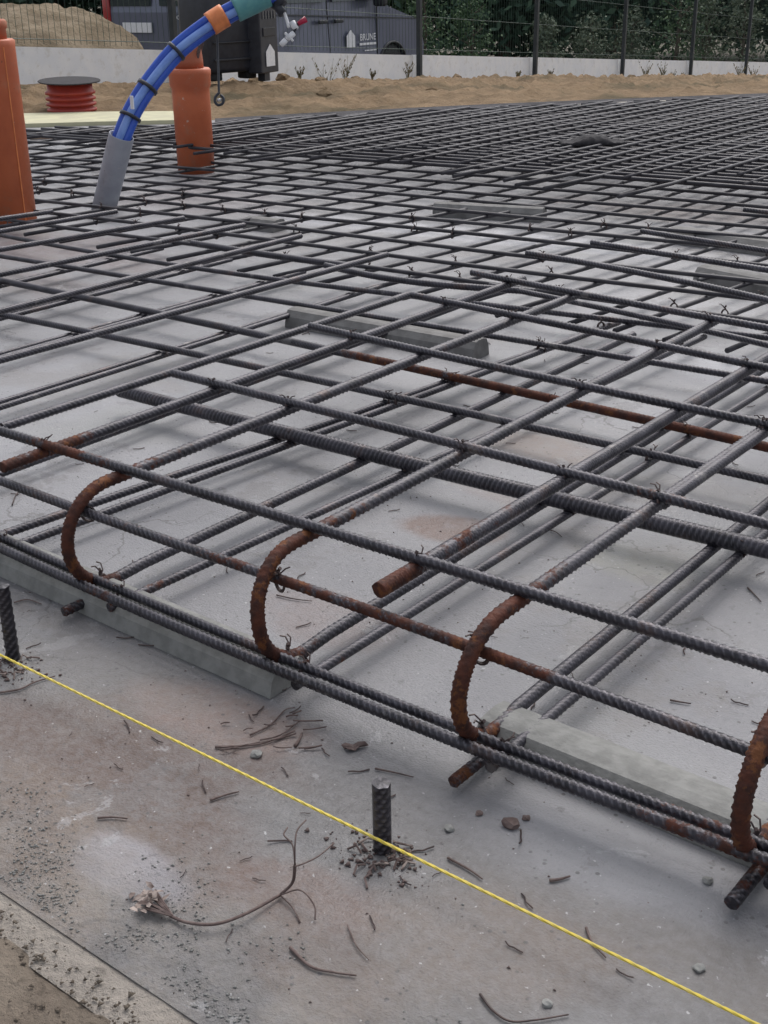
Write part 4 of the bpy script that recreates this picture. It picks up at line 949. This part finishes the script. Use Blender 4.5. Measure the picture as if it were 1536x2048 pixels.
# dead leaf, pebbles
m=MB(); c=P(708,1497,0); v=[];
for i in range(12):
    a=2*math.pi*i/12; rr=1+.25*math.sin(3*a+1); v.append((.0105*rr*math.cos(a),.0045*rr*math.sin(a),.0015+.003*abs(math.sin(2*a))))
v.append((0,0,.001)); v+=[(a,b,z-.0008) for a,b,z in v]
f=[(i,(i+1)%12,12) for i in range(12)]+[((i+1)%12+13,i+13,25) for i in range(12)]+[(i,i+13,(i+1)%12+13,(i+1)%12) for i in range(12)]
o=mkobj('dead_leaf',v,f,'twig'); o.location=c; o.rotation_euler[2]=.9; tag(o,'curled dark dead leaf on the concrete above the middle stake','dead leaf')
for (x,y,s,lab) in ((1021,1652,.0068,'round dark pebble right of the middle stake'),(1052,1638,.0032,'small dark pebble behind the round one'),(513,1512,.0050,'grey pebble just above the string at left centre'),(958,1629,.003,'small dark pebble below the middle hook'),(898,1660,.004,'pale chip of stone near the middle stake'),(1415,1764,.004,'pale stone chip near the right hook'),(1398,1940,.004,'pale stone chip below the string at lower right'),(1095,2010,.0035,'white stone chip inside the bent wire at the bottom'),(960,1512,.003,'dark crumb beside the stub of the middle hook')):
    me=rock(s,int(x),'pebble','twig' if 'dark' in lab else 'block'); o=bpy.data.objects.new('pebble',me); COL.objects.link(o); p_=P(x,y,0); o.location=(p_[0],p_[1],s*.35); tag(o,lab,'pebble')
# wire clippings scattered in the cells
cm=[]
for s_ in range(5):
    g=random.Random(s_); pts=[(0,0,0)]; a=0
    for k in range(4): a+=g.uniform(-.4,.45); pts.append((pts[-1][0]+.0045*math.cos(a),pts[-1][1]+.0055*math.sin(a),.0006*k*g.random()))
    o=MB().tube(catmull(pts,3),.0007,5).build('wire_clipping','wire'); cm.append(o)
used=set()
for i in range(150):
    if i<105: x,y=random.uniform(-2.6,-.2),random.uniform(1.25,3.3)
    else: x,y=random.uniform(-1.6,-.1),random.uniform(.68,1.2)
    k=i%5; o=cm[k] if k not in used else bpy.data.objects.new('wire_clipping',cm[k].data)
    if k in used: COL.objects.link(o)
    used.add(k); o.location=U(x,y,.002); o.rotation_euler=(0,0,random.uniform(0,6.28)); s_=random.uniform(.4,1.05); o.scale=(s_,s_,s_)
    tag(o,'short dark clipping of tie wire lying on the concrete','wire clipping','wire clippings scattered on the slab')
# crumbs: uncountable grit
def grit(n,fn,s0,s1,name,mat,lab):
    T=np.array([(1,0,0),(-.5,.87,0),(-.5,-.87,0),(0,0,.9),(0,0,-.5)]); Ft=np.array([(0,1,3),(1,2,3),(2,0,3),(1,0,4),(2,1,4),(0,2,4)])
    V=[];Fs=[]
    for i in range(n):
        x,y=fn(); s=s0+(s1-s0)*random.random()**3; a=random.uniform(0,6.28); ca,sa=math.cos(a),math.sin(a)
        q=T*s*np.array([random.uniform(.6,1.3),random.uniform(.6,1.3),random.uniform(.5,1)]); q=np.stack([q[:,0]*ca-q[:,1]*sa+x,q[:,0]*sa+q[:,1]*ca+y,q[:,2]+s*.3],1)
        Fs.append(Ft+len(V)*5); V.append(q)
    o=mkobj(name,np.vstack(V),np.vstack(Fs),mat); o['kind']='stuff'; o['label']=lab; o['category']='grit'
def near_edge():
    while True:
        x=random.uniform(-2.2,.5); y=.64+abs(random.gauss(0,.075))
        if noise.noise(Vector((x*7,y*9,0)))+noise.noise(Vector((x*25,y*25,4)))*.6>random.uniform(-.1,.5): return x*K,y*K
grit(9500,near_edge,.0003,.0017,'concrete_grit','block','fine grey concrete grit scattered along the open slab edge')
stk=[P(765,1712,0),P(12,1330,0)]
def by_stake():
    c=random.choice(stk); a=random.uniform(0,6.28); r=abs(random.gauss(0,.02))+.005; return c[0]+r*math.cos(a)*1.3,c[1]+r*math.sin(a)*.8-.004
grit(420,by_stake,.0006,.0032,'dark_grit','twig','dark crumbs and chips piled around the steel stakes')
grit(1400,lambda:(random.uniform(-2.3,.3)*K,random.uniform(.66,2.2)*K),.0004,.0016,'scattered_grit','twig','dark specks of grit spread over the concrete')
grit(9000,lambda:(random.uniform(-2,.6)*K,(.572+abs(random.gauss(0,.02)) if random.random()<.3 else random.uniform(.2,.572))*K),.0004,.003,'soil_crumbs','soil','loose brown soil crumbs beyond the slab edge')
for i in range(34):
    c=stk[0 if i<22 else 1]; a=random.uniform(0,6.28); r=random.uniform(.008,.03); x,y=c[0]+r*math.cos(a),c[1]+r*math.sin(a)*.8
    g=random.Random(i); l=random.uniform(.006,.016); b_=random.uniform(0,6.28)
    m=MB().tube([(0,0,.001),(l*.5*math.cos(b_),l*.5*math.sin(b_),.002+.004*random.random()),(l*math.cos(b_+.4),l*math.sin(b_+.4),.001)],.0009,5); o=m.build('bark_chip','twigl' if i%3==0 else 'twig'); o.location=(x,y,0)
    tag(o,'tiny curled chip of wood at the foot of the middle stake' if i<22 else 'tiny curled chip of wood at the foot of the left stake','wood chip','wood chips at the stakes')
